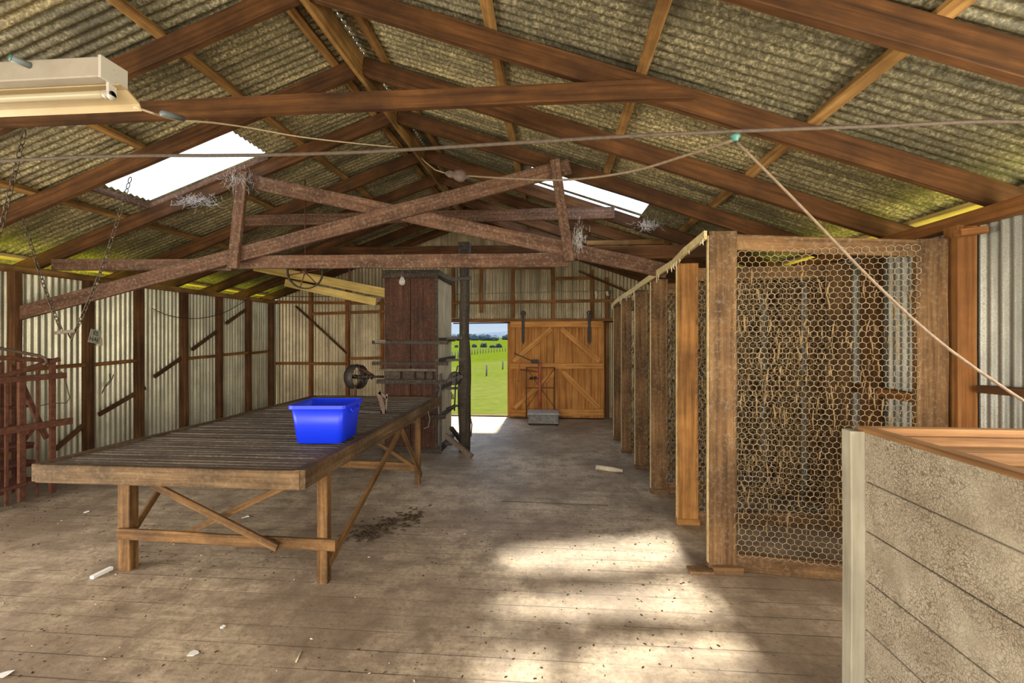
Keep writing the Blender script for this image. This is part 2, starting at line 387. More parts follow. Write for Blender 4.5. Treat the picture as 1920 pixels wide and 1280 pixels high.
def smooth(o):
    o.data.polygons.foreach_set('use_smooth', [True]*len(o.data.polygons)); return o
def sheet_strip(name, mat, cols, label=None, holes=()):
    """cols: list of lists of points (one list per column)"""
    vs, fs = [], []; n = len(cols[0])
    for c in cols: vs += c
    for i in range(len(cols)-1):
        for j in range(n-1):
            if (i, j) in holes: continue
            a = i*n+j; fs.append((a, a+1, a+n+1, a+n))
    me = bpy.data.meshes.new(name); me.from_pydata(vs, [], fs); me.update()
    o = link(bpy.data.objects.new(name, me), mat, None, Matrix.Identity(4)); smooth(o)
    return struct(o, label)

STEP = PITCH/8
LS = (-4.62, -3.22, 4.27, 5.06)      # skylight in the left slope: x0, x1, y0, y1
RS = (-.24, 1.18, 5.36, 6.24)
FAR_ADDED = {1: [(-.24, 1.18, 6.33, 7.00), (-1.0, 1.4, 7.50, 8.02), (-1.0, 1.4, 8.42, 8.94)], -1: []}   # unseen sheets added to let light into the far bays: one clear, two milky
def roof_mesh():
    vs, fs = [], []
    y0, y1 = YF-.1, YB+.15; n = int((y1-y0)/STEP)
    for side, sks in ((-1, [LS]+FAR_ADDED[-1]), (1, [RS]+FAR_ADDED[1])):
        xs = sorted({RX, (XL-.72 if side < 0 else XR+.72)} | {q for k in sks for q in k[:2]}, reverse=side < 0)
        k0 = len(vs); m = len(xs)
        nx = V((-ML, 0, 1)).normalized() if side < 0 else V((MR, 0, 1)).normalized()
        for i in range(n+1):
            y = y0+i*STEP; w = wave(y)
            for x in xs: vs.append(V((x, y, under(x)+SHEET))+nx*w)
        for i in range(n):
            yc = y0+(i+.5)*STEP
            for j in range(m-1):
                xm = (xs[j]+xs[j+1])/2
                if any(k[0] < xm < k[1] and k[2] < yc < k[3] for k in sks): continue
                a = k0+i*m+j; fs.append((a, a+1, a+m+1, a+m))
    me = bpy.data.meshes.new('ceiling'); me.from_pydata(vs, [], fs); me.update()
    return struct(smooth(link(bpy.data.objects.new('ceiling', me), 'roof', None, Matrix.Identity(4))), 'corrugated iron roof seen from below')
roof_mesh()
for k, sk in list(enumerate([LS, RS]+FAR_ADDED[-1]+FAR_ADDED[1], 1)):
    cols = []; y = sk[2]-.03
    while y < sk[3]+.03:
        cols.append([V((x, y, under(x)+SHEET+.006+wave(y))) for x in (sk[0]-.03, (sk[0]+sk[1])/2, sk[1]+.03)]); y += STEP
    sheet_strip(f'window_{k}', 'skylight' if k < 4 else 'milky', cols, ('%s skylight sheet in the %s roof slope' % (('clear', 'clear', 'added clear', 'first added milky', 'second added milky')[k-1], 'left' if k == 1 else 'right')))

def side_wall(name, X, y0, y1, gap=None, top=2.5, label=None):
    cols, holes = [], set(); n = int((y1-y0)/STEP)
    for i in range(n+1):
        y = y0+i*STEP; x = X+wave(y)
        cols.append([V((x, y, -.1)), V((x, y, 2.1)), V((x, y, top))])
        if gap and gap[0] < y < gap[1]: holes.add((i, 0))  # made-up opening, out of view, for a fill lamp
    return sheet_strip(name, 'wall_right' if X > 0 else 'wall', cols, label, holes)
side_wall('wall_left', XL, YF, YB, (.0, 2.5), 2.48, 'corrugated iron wall on the left with daylight gap under eaves')
side_wall('wall_right', XR, YF, YB, (-.3, 2.1), 2.47, 'corrugated iron wall on the right behind the wire pens')
DX0, DX1, DZ = -2.78, -.93, 2.04        # doorway in the back wall
def end_wall(name, Y, hole, mat, label):
    cols, holes = [], set(); n = int((XR-XL)/STEP)
    for i in range(n+1):
        x = XL+i*STEP; y = Y+wave(x); t = under(x)+.13
        cols.append([V((x, y, -.1)), V((x, y, hole[2])), V((x, y, max(hole[2]+.01, t)))])
        if hole[0] < x < hole[1]: holes.add((i, 0))
    return sheet_strip(name, mat, cols, label, holes)
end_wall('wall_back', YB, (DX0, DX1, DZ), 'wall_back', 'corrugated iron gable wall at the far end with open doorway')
end_wall('wall_front', YF, (-5.2, 2.0, 2.4), 'wall_back', 'corrugated iron gable wall behind the viewer')  # unseen wall, its wide opening made up for the fill lamp

# ---- roof timbers: every rafter, purlin and tie a timber of its own
RY = [2.18, 3.20, 4.17, 5.12, 6.27, 7.20, 8.12, 9.02, 9.88]
for i, y in enumerate(RY):
    h = .155
    for side in (1, -1):
        if side < 0 and i == 0: continue
        xe = XR+.60 if side > 0 else XL-.60
        a = V((RX+side*.03, y, under(RX+side*.03)+h*.53)); b = V((xe, y, under(xe)+h*.53))
        k = i+1 if side > 0 else i
        o = beam('rafter', a, b, .058, h, 'rafter')
        tag(o, '%s brown sloping rafter from the camera under the %s roof slope' % (ORD[k-1], 'right' if side > 0 else 'left'), 'rafter',
            'rafters of the %s roof slope' % ('right' if side > 0 else 'left'))
for side, xs in ((1, (-1.50, -.41, .60, 1.69, 2.99)), (-1, (-1.97, -2.82, -3.88, -5.0, -6.30))):
    for k, x in enumerate(xs):
        m = MR if side > 0 else ML; up = V((m*side, 0, 1)).normalized()
        zc = under(x)+.187
        pts = [1.0, YB-.05]
        runs = [(1.0, YB-.05, '')]
        if side > 0 and k == 2: runs = [(1.0, 5.30, ', near the skylight'), (7.04, YB-.05, ', beyond skylight')]
        if side < 0 and k == 2: runs = [(1.0, 4.22, ', near the skylight'), (5.10, YB-.05, ', beyond skylight')]
        for ya, yb, ext in runs:
            o = beam('purlin', (x, ya, zc), (x, yb, zc), .075, .042, 'batten' if k < 4 else 'pale_eave_lit', up=up, jit=.005)
            tag(o, '%s pale batten down from ridge on the %s slope' % (ORD[k], 'right' if side > 0 else 'left')+ext, 'roof batten',
                'battens of the %s roof slope' % ('right' if side > 0 else 'left'))
tag(beam('ridge_board', (RX, 1.0, RZ+.06), (RX, YB-.02, RZ+.06), .04, .22, 'batten'), 'long ridge board where the two roof slopes meet', 'ridge board')

for k, (a, b) in enumerate((((LS[0]-.02, LS[3]+.02), (LS[1]+.02, LS[3]+.02)), ((LS[0]-.03, LS[2]), (LS[0]-.03, LS[3]))), 5):
    z0, z1 = under(a[0])+SHEET-.05, under(b[0])+SHEET-.05
    struct(beam(f'trim_{k}', (a[0], a[1], z0), (b[0], b[1], z1), .03, .06, 'dusty'), 'dusty frame strip at the %s edge of the left skylight' % ('far' if k == 5 else 'lower'))
# eave plates
tag(beam('wall_plate', (XL+.06, 1.5, 2.475), (XL+.06, YB-.05, 2.475), .10, .075, 'batten'), 'timber plate along the top of the left wall', 'wall plate')
tag(beam('wall_plate', (XR-.07, 1.5, 2.475), (XR-.07, YB-.05, 2.475), .10, .085, 'stud_orange'), 'timber plate along the top of the right wall', 'wall plate')

# collar ties
def tie(p0, p1, w, h, mat, label): return tag(beam('collar_tie', p0, p1, w, h, mat), label, 'collar tie', 'horizontal ties of the roof')
Y2 = 3.14
tieA = MB()
pa = [(-70, 226), (0, 222), (300, 208), (600, 194), (800, 187), (1000, 178), (1215, 170), (1298, 184)]
ha = [.05, .13, .13, .125, .12, .12, .125, .02]
P = [atY(px, py, Y2) for px, py in pa]
for i in range(len(P)-1):
    d = V((0, .045, 0)); a, b = P[i], P[i+1]; z0, z1 = V((0, 0, ha[i]/2)), V((0, 0, ha[i+1]/2))
    tieA.prism([a-z0-d/2, b-z1-d/2, b+z1-d/2, a+z0-d/2], d)
tag(tieA.build('collar_tie', 'rafter'), 'nearest long collar tie, slightly bowed, crossing the whole upper view', 'collar tie', 'horizontal ties of the roof')
tie(atY(462, 414, 6.2), atY(1152, 399, 6.2), .05, .15, 'dusty', 'reddish collar tie right behind the crossed truss timbers')
tie(atY(606, 470, 8.05), atY(1010, 467, 8.05), .05, .13, 'rafter', 'short collar tie far back below the ridge above the wool press')
tie(atY(100, 496, 5.06), atY(436, 497, 5.06), .05, .13, 'dusty', 'tie beam running from left wall to the truss upright')
tie(atY(1078, 476, 5.06), atY(1345, 470, 5.06), .05, .14, 'rafter', 'tie beam between truss upright and corner of the wire pen')
tie(atY(1100, 456, 7.1), atY(1318, 451, 7.1), .05, .07, 'batten', 'thin pale tie above the tops of the wire pen posts')

# crossed truss in the middle of the shed: one bolted frame
TY = 4.86
tr = root('crossed_truss', atY(760, 490, TY), 'dusty crossed timber truss hanging in the middle of the shed', 'truss')
def tb(name, a, b, w, h, dy=0.0, mat='dusty'):
    return beam(name, atY(*a, TY+dy), atY(*b, TY+dy), w, h, mat, tr, up=(0, 0, 1))
tb('long_brace', (26, 590), (1068, 312), .045, .155)
tb('cross_brace', (462, 338), (1250, 508), .045, .15, .05)
tb('bottom_chord', (440, 492), (1066, 487), .045, .145, .10)
tb('hanger', (456, 322), (437, 503), .115, .05, -.05)
tb('hanger', (1040, 300), (1068, 490), .10, .05, -.05)

# yellow lit shaft timbers under the far left roof
for k, (a, b) in enumerate((((478, 500), (724, 549)), ((536, 530), (706, 566)))):
    tag(beam('shaft_support', atY(*a, 7.9), atY(*b, 7.75), .06, .15 if k == 0 else .13, 'pale_eave_lit'),
        '%s yellow-lit sloping timber under the roof left of the wool press' % ('upper' if k == 0 else 'lower'), 'timber', 'sloping timbers left of the press')
tag(beam('support_post', atY(655, 490, 7.80), atY(656, 602, 7.80), .03, .03, 'rust'), 'thin upright iron rod hanging left of the wool press', 'rod')

# ---- left wall framing
SY = [4.83, 5.68, 6.44, 7.29, 8.12, 8.95, 9.72]
for i, y in enumerate(SY):
    tag(beam('wall_stud', (XL+.07, y, 0), (XL+.07, y, 2.44), .10, .085, 'stud', up=(0, 1, 0)), '%s upright stud from the left edge along the left wall' % ORD[i], 'wall stud', 'studs of the left wall')
gz = [(4.90, 5.62, 1.32), (5.74, 6.38, 1.335), (7.35, 8.06, 1.34), (8.18, 8.89, 1.37), (9.01, 9.66, 1.375)]
for i, (a, b, z) in enumerate(gz):
    tag(beam('wall_girt', (XL+.06, a, z), (XL+.06, b, z+.02), .07, .045, 'stud_orange'), '%s short horizontal rail from the left edge between left wall studs' % ORD[i], 'wall rail', 'rails of the left wall')
for a, b, lb in (((104, 842), (165, 790), 'lowest diagonal brace on the left wall behind the rusty racks'), ((186, 777), (272, 727), 'diagonal brace low on the left wall beside the hanging sign'),
             ((290, 706), (349, 665), 'diagonal brace halfway up the left wall'), ((361, 655), (414, 616), 'diagonal brace in upper half of the left wall'), ((425, 606), (466, 577), 'topmost diagonal brace near the far left corner')):
    tag(beam('wall_brace', atX(*a, XL+.05), atX(*b, XL+.05), .03, .055, 'stud', up=(0, 0, 1)), lb, 'wall brace', 'diagonal braces of the left wall')

# ---- right wall framing
for i, y in enumerate([2.5, 3.38, 4.25, 5.1, 6.0, 6.9, 7.8, 8.7, 9.5]):
    if i == 0: continue
    tag(beam('wall_stud', (XR-.09, y, 0), (XR-.09, y, 2.44), .12, .12, 'stud_orange' if i == 1 else 'stud', up=(0, 1, 0)), ('upright stud on the right wall just outside the wire pen' if i == 1 else '%s stud on the right wall inside the wire pens' % ORD[i-2]), 'wall stud', 'studs of the right wall')
tag(beam('wall_girt', atX(1838, 729, XR-.06), atX(2000, 742, XR-.06), .05, .05, 'stud'), 'horizontal rail on the right wall nearest the camera', 'wall rail', 'rails of the right wall')
tag(beam('wall_girt', (XR-.06, 3.5, 1.24), (XR-.06, 9.9, 1.24), .05, .07, 'stud_orange'), 'long horizontal rail on the right wall inside the pens', 'wall rail', 'rails of the right wall')
tag(beam('timber_block', atY(1795, 437, 3.22), atY(1846, 431, 3.22), .06, .045, 'stud_orange'), 'short block of timber nailed across the stud beside the pen', 'block')

# ---- back wall framing (all on the inside face)
WY = YB-.07
def bw(name, a, b, w, h, mat, label, cat, group=None, dy=0.0):
    return tag(beam(name, atY(*a, WY-dy), atY(*b, WY-dy), w, h, mat, up=(0, 1, 0)), label, cat, group)
G = 'framing of the back wall'
for (a, b, w, lb) in (((583, 782), (583, 520), .09, 'orange upright stud on the back wall left of the press'), ((652, 782), (652, 525), .09, 'orange upright stud behind the pulley wheel on the back wall'),
                  ((716, 690), (716, 560), .06, 'narrow stud beside the left edge of the wool press'), ((850, 596), (850, 495), .07, 'gable stud right beside the wool press top'),
                  ((902, 586), (902, 492), .07, 'gable stud just right of the black press post'), ((962, 596), (962, 490), .09, 'gable stud above left edge of the sliding door'),
                  ((1037, 596), (1037, 490), .07, 'gable stud above the middle of the sliding door'), ((1110, 600), (1110, 506), .07, 'gable stud above right end of the sliding door'), ((1138, 782), (1138, 520), .09, 'dark stud between the sliding door and wire pens')):
    bw('wall_stud', a, b, .07, w, 'stud_orange', lb, 'wall stud', G)
for (a, b, h, lb) in (((518, 681), (650, 682), .05, 'horizontal rail low on the back wall left corner'), ((518, 566), (722, 569), .06, 'upper horizontal rail on the back wall left of the press'), ((586, 588), (722, 584), .06, 'second horizontal rail on the back wall left of the press'),
                  ((656, 672), (716, 671), .05, 'short shelf rail behind the pulley wheel'), ((848, 568), (1158, 563), .06, 'long horizontal rail across the gable above the doorway'),
                  ((880, 502), (960, 500), .05, 'upper gable rail left of the gable middle'), ((966, 502), (1035, 502), .05, 'upper gable rail above the sliding door'), ((1042, 522), (1108, 521), .05, 'stepped upper gable rail right of the others')):
    bw('wall_girt', a, b, .06, h, 'stud_orange', lb, 'wall rail', G, .05)
bw('wall_brace', (555, 574), (650, 662), .03, .07, 'stud', 'diagonal brace across the left part of back wall', 'wall brace', G, .06)
bw('wall_brace', (1085, 508), (1190, 553), .04, .05, 'stud', 'sloping strip below the roof edge on right of gable', 'wall brace', G, .06)
struct(bw('trim_1', (838, 601), (1152, 600), .07, .13, 'stud_orange', None, None, None, .08), 'timber door header beam across the doorway')
struct(beam('trim_2', (DX1+.035, WY, 0), (DX1+.035, WY, DZ), .05, .07, 'door_x', up=(0, 1, 0)), 'right jamb of the open doorway')
struct(beam('trim_3', (DX0-.035, WY, 0), (DX0-.035, WY, DZ), .05, .07, 'door_x', up=(0, 1, 0)), 'left jamb of the open doorway')
struct(beam('trim_4', (DX0, YB-.02, .01), (DX1, YB-.02, .01), .10, .03, 'stud'), 'timber sill of the open doorway')

# ---- sliding door
DY = YB-.24
dl, dr = atY(955, 700, DY).x, atY(1133, 700, DY).x; dz1 = atY(1040, 602, DY).z; dz0 = .03
door = root('door_1', ((dl+dr)/2, DY, 0), 'orange ledged and braced timber sliding door on the back wall', 'door', kind='structure')
db = MB(); nb = 15
for i in range(nb):
    a = dl+(dr-dl)*i/nb; db.box((a+.003, DY, dz0), (a+(dr-dl)/nb-.003, DY+.03, dz1))
db.build('board_panel', 'door', door)
def dbar(name, a, b, h, mat='door_x'): return beam(name, atY(*a, DY-.020), atY(*b, DY-.020), .038, h, mat, door)
dbar('rail', (957, 608), (1131, 608), .12); dbar('rail', (957, 686), (1131, 686), .11); dbar('rail', (957, 773), (1131, 773), .13)
dbar('brace', (1034, 616), (962, 677), .10); dbar('brace', (1052, 616), (1124, 677), .10)
dbar('brace', (1054, 696), (1122, 764), .10); dbar('brace', (1042, 696), (964, 764), .10)
for px in (981, 1105):
    st = MB(); t, b = atY(px, 590, DY-.04), atY(px+2, 640, DY-.04)
    st.bar(t, b, .012, .05, (1, 0, 0)) if False else st.box((t.x-.03, t.y-.006, b.z), (t.x+.03, t.y+.006, t.z))
    st.prism([V((t.x-.03, t.y-.006, b.z)), V((t.x+.03, t.y-.006, b.z)), V((t.x, t.y-.006, b.z-.07))], (0, .012, 0))
    hs = st.build('hanger_strap', 'iron', door)
    MB().ring(t+V((0, 0, .03)), (0, 1, 0), .045, .012, 20, 6).lathe(t+V((0, -.02, .03)), (0, 1, 0), [(.02, 0), (.02, .05)], 12).build('roller_wheel', 'iron', hs)
tag(MB().tube([atY(850, 606, DY-.02), atY(1150, 603, DY-.02)], .012, 8).build('door_track', 'iron'), 'thin iron track rail above the sliding door', 'door track')

# ------------------------------------------------------------------ outside
def ground_z(x, y):
    r = max(0, y-10)
    z = -.55-min(r, 260)*.0145+noise.noise(V((x*.02, y*.02, 3)))*min(.5, r*.01)
    if y > 260: z += (y-260)*.0065+noise.noise(V((x*.004, y*.004, 1)))*.5
    return z
def terrain():
    ys = [-40, -20, -8, -3, 0, 3, 6, 9, 12, 16, 22, 30, 40, 55, 75, 100, 130, 170, 220, 280, 340, 420, 520, 560, 590, 620, 650, 720, 800, 1100]
    vs, fs = [], []; n = 41
    for y in ys:
        w = 60+max(0, y)*1.1
        for k in range(n):
            x = -w+2*w*k/(n-1); vs.append((x, y, ground_z(x, y)))
    for i in range(len(ys)-1):
        for k in range(n-1):
            a = i*n+k; fs.append((a, a+1, a+n+1, a+n))
    me = bpy.data.meshes.new('pasture'); me.from_pydata(vs, [], fs); me.update()
    o = link(bpy.data.objects.new('pasture', me), 'grass', None, Matrix.Identity(4)); smooth(o)
    return tag(o, 'bright green pasture outside the open doorway', 'pasture', kind='structure')
terrain()
for nm, xa, xb in (('left', XL-16, XL-.15), ('right', XR+.15, XR+16)):  # added strips beside the walls that throw green light under the eaves
    vs = [(x, y, ground_z(x, y)+.10) for y in range(-6, 15, 3) for x in (xa, (xa+xb)/2, xb)]
    me = bpy.data.meshes.new('bounce_strip'); me.from_pydata(vs, [], [(a, a+1, a+4, a+3) for r in range(6) for a in (r*3, r*3+1)]); me.update()
    tag(link(bpy.data.objects.new('bounce_strip', me), 'bounce_verge', None, Matrix.Identity(4)), 'added bright green strip to bounce light outside the %s wall' % nm, 'grass', kind='structure')
def hill():
    vs, fs = [], []
    for k in range(61):
        x = -900+30*k; h = 14+noise.noise(V((x*.006, 0, 5)))*9+noise.noise(V((x*.02, 0, 8)))*3
        vs += [(x, 1090, -4), (x, 1150, EYE+h*.72), (x, 1300, EYE+h)]
    for k in range(60):
        for j in range(2):
            a = k*3+j; fs.append((a, a+1, a+4, a+3))
    me = bpy.data.meshes.new('distant_hill'); me.from_pydata(vs, [], fs); me.update()
    return tag(smooth(link(bpy.data.objects.new('distant_hill', me), 'hill', None, Matrix.Identity(4))), 'hazy blue hill ridge on the horizon', 'hill', kind='structure')
hill()
def crown(name, c, rx, rz, mat, seed):
    bm = bmesh.new(); bmesh.ops.create_icosphere(bm, subdivisions=3, radius=1)
    for v in bm.verts:
        d = 1+.35*noise.noise(v.co*1.7+V((seed, 0, 0)))+.22*noise.noise(v.co*4.3+V((0, seed, 0)))
        v.co = V((v.co.x*rx*d, v.co.y*rx*d, max(-.75, v.co.z)*rz*d+rz*.75))
    me = bpy.data.meshes.new(name); bm.to_mesh(me); bm.free()
    return smooth(link(bpy.data.objects.new(name, me), mat, None, Matrix.Translation(V(c))))
for i, (px, r, hh, lb) in enumerate(((856, 1.1, 1.6, 'small round bush in the far pasture left of the black post'), (889, 1.5, 2.1, 'round dark bush in far pasture right of the black post'),
                                 (907, 2.0, 2.6, 'largest dark bush in the middle of far pasture'), (923, 1.6, 1.8, 'low dark bush right of the largest pasture bush'), (935, 1.8, 2.3, 'dark bush in far pasture beside the sliding door edge'))):
    yb = 250+9*(i % 3); p = atY(px, 650, yb); tag(crown('bush', (p.x, yb, ground_z(p.x, yb)-.1), r, hh*.62, 'leaf', i*3.1), lb, 'bush', 'bushes in the far pasture')
for k in range(90):
    x = -200+4.6*k+random.uniform(-2, 2); y = (560, 590, 620, 650)[(k*7+k//4*2+k//9) % 4]+random.uniform(-8, 8)
    tag(crown('tree', (x, y, ground_z(x, y)-.3), random.uniform(4.6, 6.0), random.uniform(3.0, 5.2), 'leaf_far', k*1.7), 'hazy blue-green tree in the distant tree line', 'tree', 'trees of the distant tree line')
def fpost(px, py0, py1, y, lb):
    p = atY(px, py1, y); g = ground_z(p.x, y); q = atY(px, py0, y)
    o = MB().tube([(p.x, y, g-.1), (p.x+.02, y, max(q.z, g+.7))], .055, 8).build('fence_post', 'fence'); return tag(o, lb, 'fence post', 'fence posts in the pasture')
fpost(912, 705, 720, 30, 'leaning grey fence post standing alone in the near pasture')
fpost(942.5, 694, 706, 38, 'thin grey fence post beside the edge of the sliding door')
for k in range(24):
    t = k/23; px = 838+120*t; y = 62+75*t
    p = atY(px, 690, y); g = ground_z(p.x, y)
    tag(MB().tube([(p.x, y, g-.1), (p.x, y, g+1.15)], .09, 6).build('fence_post', 'fence'), 'small dark post of the fence line across the pasture', 'fence post', 'posts of the far fence line')

# ------------------------------------------------------------------ wool sorting table
TZ = .86
tx0, tx1, ty0, ty1 = -3.39, -1.575, 2.85, 6.50
tb_root = root('sorting_table', ((tx0+tx1)/2, (ty0+ty1)/2, 0), 'long low timber wool sorting table with slatted top', 'table')
beam('front_rail', (tx0, ty0, TZ-.06), (tx1, ty0, TZ-.06), .05, .12, 'table', tb_root)
beam('back_rail', (tx0, ty1, TZ-.05), (tx1, ty1, TZ-.05), .05, .10, 'table', tb_root)
beam('side_rail', (tx0, ty0-.02, TZ-.055), (tx0, ty1, TZ-.055), .065, .115, 'table', tb_root)
beam('side_rail', (tx1, ty0-.02, TZ-.055), (tx1, ty1, TZ-.055), .075, .12, 'table', tb_root)
sl = MB(); y = ty0+.075
while y < ty1-.04:
    z = TZ-.028+random.uniform(-.003, .003); sl.bar((tx0+.02, y, z), (tx1-.02, y+random.uniform(-.004, .004), z), .042, .04); y += .0655
sl.build('slatted_top', 'slat', tb_root)
def leg(name, p, w, h=TZ-.11): return beam(name, (p[0], p[1], 0), (p[0], p[1], h+.02), w, w*.85, 'table_leg', tb_root, up=(0, 1, 0), jit=.001)
lg = [(-3.10, 3.21), (-1.575, 3.15), (-1.535, 5.32), (-3.12, 5.40)]
leg('leg', lg[0], .095); leg('leg', lg[1], .075); leg('leg', lg[2], .06); leg('leg', lg[3], .07)
def tbm(name, a, b, w, h, mat='table_leg'): return beam(name, a, b, w, h, mat, tb_root)
YL = 3.10
tbm('stretcher', atY(222, 1000, 3.14), atY(630, 1022, 3.09), .03, .075)
tbm('brace', atY(286, 908, YL-.02), atY(520, 1027, YL-.06), .025, .05)
tbm('brace', atY(318, 1014, YL+.05), atY(548, 906, YL+.05), .025, .045)
tbm('brace', (-3.10, 3.27, .28), (-3.10, 3.75, .75), .025, .05)
tbm('brace', (-1.545, 3.16, .12), (-1.55, 4.72, .74), .028, .055)
tbm('brace', (-1.545, 4.76, .74), (-1.50, 5.34, .10), .028, .05)
tbm('stretcher', (-3.1, 5.36, .22), (-1.55, 5.32, .20), .03, .09)
tbm('brace', (-2.4, 5.34, .70), (-1.56, 5.30, .20), .025, .04)
tbm('stretcher', (-3.12, 5.36, .745), (-1.535, 5.32, .745), .05, .07)
MB().tube([atX(802, 770, -1.52), atX(806, 785, -1.50), atX(803, 800, -1.50), atX(795, 803, -1.52)], .006, 6).build('rope_loop', 'cord', tb_root)

# blue tub on the table
def tub():
    A, B = fl(553, 833, TZ), fl(640, 833, TZ)
    w = (B-A).length; dx = (B-A).normalized(); dy = V((-dx.y, dx.x, 0)); d = .38; h = .305; fl_ = .025
    R = root('storage_tub', A+dx*w/2+dy*d/2, 'bright blue open plastic tub standing on the slatted table', 'tub')
    base = A+dx*w/2+dy*d/2
    def loop(z, grow, r=.045):
        hw, hd = w/2+grow, d/2+grow; out = []
        for sx, sy, a0 in ((1, 1, 0), (-1, 1, 90), (-1, -1, 180), (1, -1, 270)):
            for q in range(4):
                a = math.radians(a0+30*q); out.append(base+dx*(sx*(hw-r)+r*math.cos(a))+dy*(sy*(hd-r)+r*math.sin(a))+V((0, 0, z)))
        return out
    b = MB(); rings = [loop(.002, -.012), loop(.012, 0), loop(h*.5, fl_*.6), loop(h, fl_*1.3), loop(h, fl_*1.3-.006), loop(h*.5, fl_*.6-.006), loop(.012, -.008)]
    vs = [p for r in rings for p in r]; n = 16; fs = []
    for j in range(len(rings)-1):
        for i in range(n):
            a, c = j*n+i, j*n+(i+1) % n; fs.append((a, c, c+n, a+n))
    fs += [tuple(range(n-1, -1, -1)), tuple(range(6*n, 7*n))]
    b._add(vs, fs, False); o = b.build('body', 'blue', R); smooth(o)
    m = MB(); g = fl_*1.3
    ra, rb, rc, rd = loop(h-.022, g), loop(h-.022, g+.014), loop(h+.004, g+.014), loop(h+.004, g-.004)
    vs = ra+rb+rc+rd; fs = []
    for j in range(4):
        for i in range(n):
            a, c = j*n+i, j*n+(i+1) % n; e, f = ((j+1) % 4)*n+i, ((j+1) % 4)*n+(i+1) % n; fs.append((a, c, f, e))
    m._add(vs, fs); m.build('rim', 'blue', R)
    for s in (1, -1):
        hm = MB(); cx = base+dx*s*(w/2+fl_*1.15)
        pts = [cx+dy*.09+V((0, 0, h-.03)), cx+dx*s*.02+dy*.09+V((0, 0, h-.06)), cx+dx*s*.02-dy*.09+V((0, 0, h-.06)), cx-dy*.09+V((0, 0, h-.03))]
        hm.tube(pts, .009, 8); hm.build('handle', 'blue', R)
tub()

# iron bracket lying on the table
bk = root('iron_bracket', fl(722, 776, TZ), 'rusty triangular iron bracket standing on the far end of the table', 'bracket')
p0, p1, p2 = fl(722, 777, TZ), fl(722, 777, TZ), fl(700, 770, TZ)
yk = p0.y
MB().bar(atY(709, 732, yk), atY(722, 775, yk), .02, .05, (1, 0, 0)).build('plate', 'pipe', bk)
MB().bar(atY(711, 735, yk), atY(726, 746, yk), .02, .03).bar(atY(726, 738, yk), atY(724, 775, yk), .02, .02, (1, 0, 0)).build('strut', 'pipe', bk)
MB().tube([atY(668, 765, yk+.1), atY(710, 752, yk)], .008, 6).build('rod', 'iron', bk)
MB().bar(fl(668, 773, TZ)+V((0, 0, .02)), fl(716, 776, TZ)+V((0, 0, .02)), .05, .03).build('foot', 'iron', bk)
tag(MB().tube([atY(666, 725, 6.62), (atY(666, 735, 6.62).x, 6.62, .0)], .022, 8).build('engine_stand', 'rust'), 'thin rusty upright pipe standing behind the table under the pulley', 'pipe')

# flat belt pulley left of press
PW = 6.72
fw = root('belt_pulley', atY(668, 706, PW), 'spoked iron belt pulley on a shaft left of the wool press', 'pulley')
c = atY(668, 706, PW); ax = V((.94, -.33, 0)).normalized()
MB().lathe(c-ax*.075, ax, [(.165, 0), (.178, 0), (.182, .075), (.178, .15), (.165, .15), (.165, 0)], 32).build('rim', 'iron', fw)
MB().lathe(c-ax*.09, ax, [(.03, 0), (.03, .18)], 14).build('hub', 'iron', fw)
for k in range(5):
    a = 2*math.pi*k/5; u = V((0, 0, 1)); w = ax.cross(u); d = u*math.cos(a)+w*math.sin(a)
    MB().tube([c+ax*.05+d*.025, c+ax*.06+d*.09+ax.cross(d)*.02, c+ax*.05+d*.168], .011, 6).build('spoke', 'pipe', fw)
MB().tube([c, c+ax*.08, atY(720, 706, PW+.05)], .018, 8).build('shaft', 'iron', fw)
for px in (682, 690, 697): MB().ring(atY(px, 706, PW), (1, 0, 0), .03, .014, 14, 6).build('collar', 'iron', fw)
MB().bar(atY(668, 684, PW+.15), atY(700, 705, PW+.1), .03, .04).build('arm', 'rust', fw)

# ------------------------------------------------------------------ wool press
PF = 6.75
pxl, pxr = atY(721, 700, PF).x, atY(819, 700, PF).x
PB = atX(846, 700, pxr).y
def pz(py): return atY(770, py, PF).z
pr_ = root('wool_press', ((pxl+pxr)/2, (PF+PB)/2, 0), 'tall dark red timber wool press with iron bands', 'wool press')
mid = (pxl+pxr)/2
for k, (a, b) in enumerate(((pxl, mid-.004), (mid+.004, pxr))):
    box('front_board', (a, PF, pz(838)), (b, PF+.03, pz(521)), 'press', pr_)
box('side_panel', (pxr-.03, PF+.031, pz(838)), (pxr+.004, (PF+PB)/2-.004, pz(521)), 'press_lit_side', pr_)
box('side_panel', (pxr-.03, (PF+PB)/2+.004, pz(838)), (pxr+.004, PB, pz(521)), 'press_lit_side', pr_)
box('side_panel', (pxl, PF+.031, pz(838)), (pxl+.03, PB, pz(521)), 'press', pr_)
box('rear_panel', (pxl+.031, PB-.03, pz(838)), (pxr-.031, PB, pz(521)), 'press', pr_)
box('corner_post', (pxr-.02, PF-.016, pz(838)), (pxr+.012, PF+.02, pz(521)), 'black_wood', pr_)
box('plinth', (pxl-.03, PF-.01, 0), (pxr+.05, PB+.02, pz(838)), 'black_wood', pr_, .006)
box('cap', (pxl-.02, PF-.03, pz(521)), (pxr+.03, PB+.02, pz(506)), 'black_wood', pr_, .006)
def pband(name, py0, py1, xl, xr, dy=.05, mat='black_wood'):
    o = box(name, (atY(xl, 700, PF).x, PF-dy, pz(py1)), (atY(xr, 700, PF).x, PF-.0165, pz(py0)), mat, pr_); return o
pband('iron_band', 638, 645, 699, 841); pband('iron_band', 678, 684, 699, 841); pband('iron_band', 711, 719, 708, 838)
tag(pband('front_tray', 690, 695, 716, 822, .10, 'slat'), 'grey dusty tray ledge')
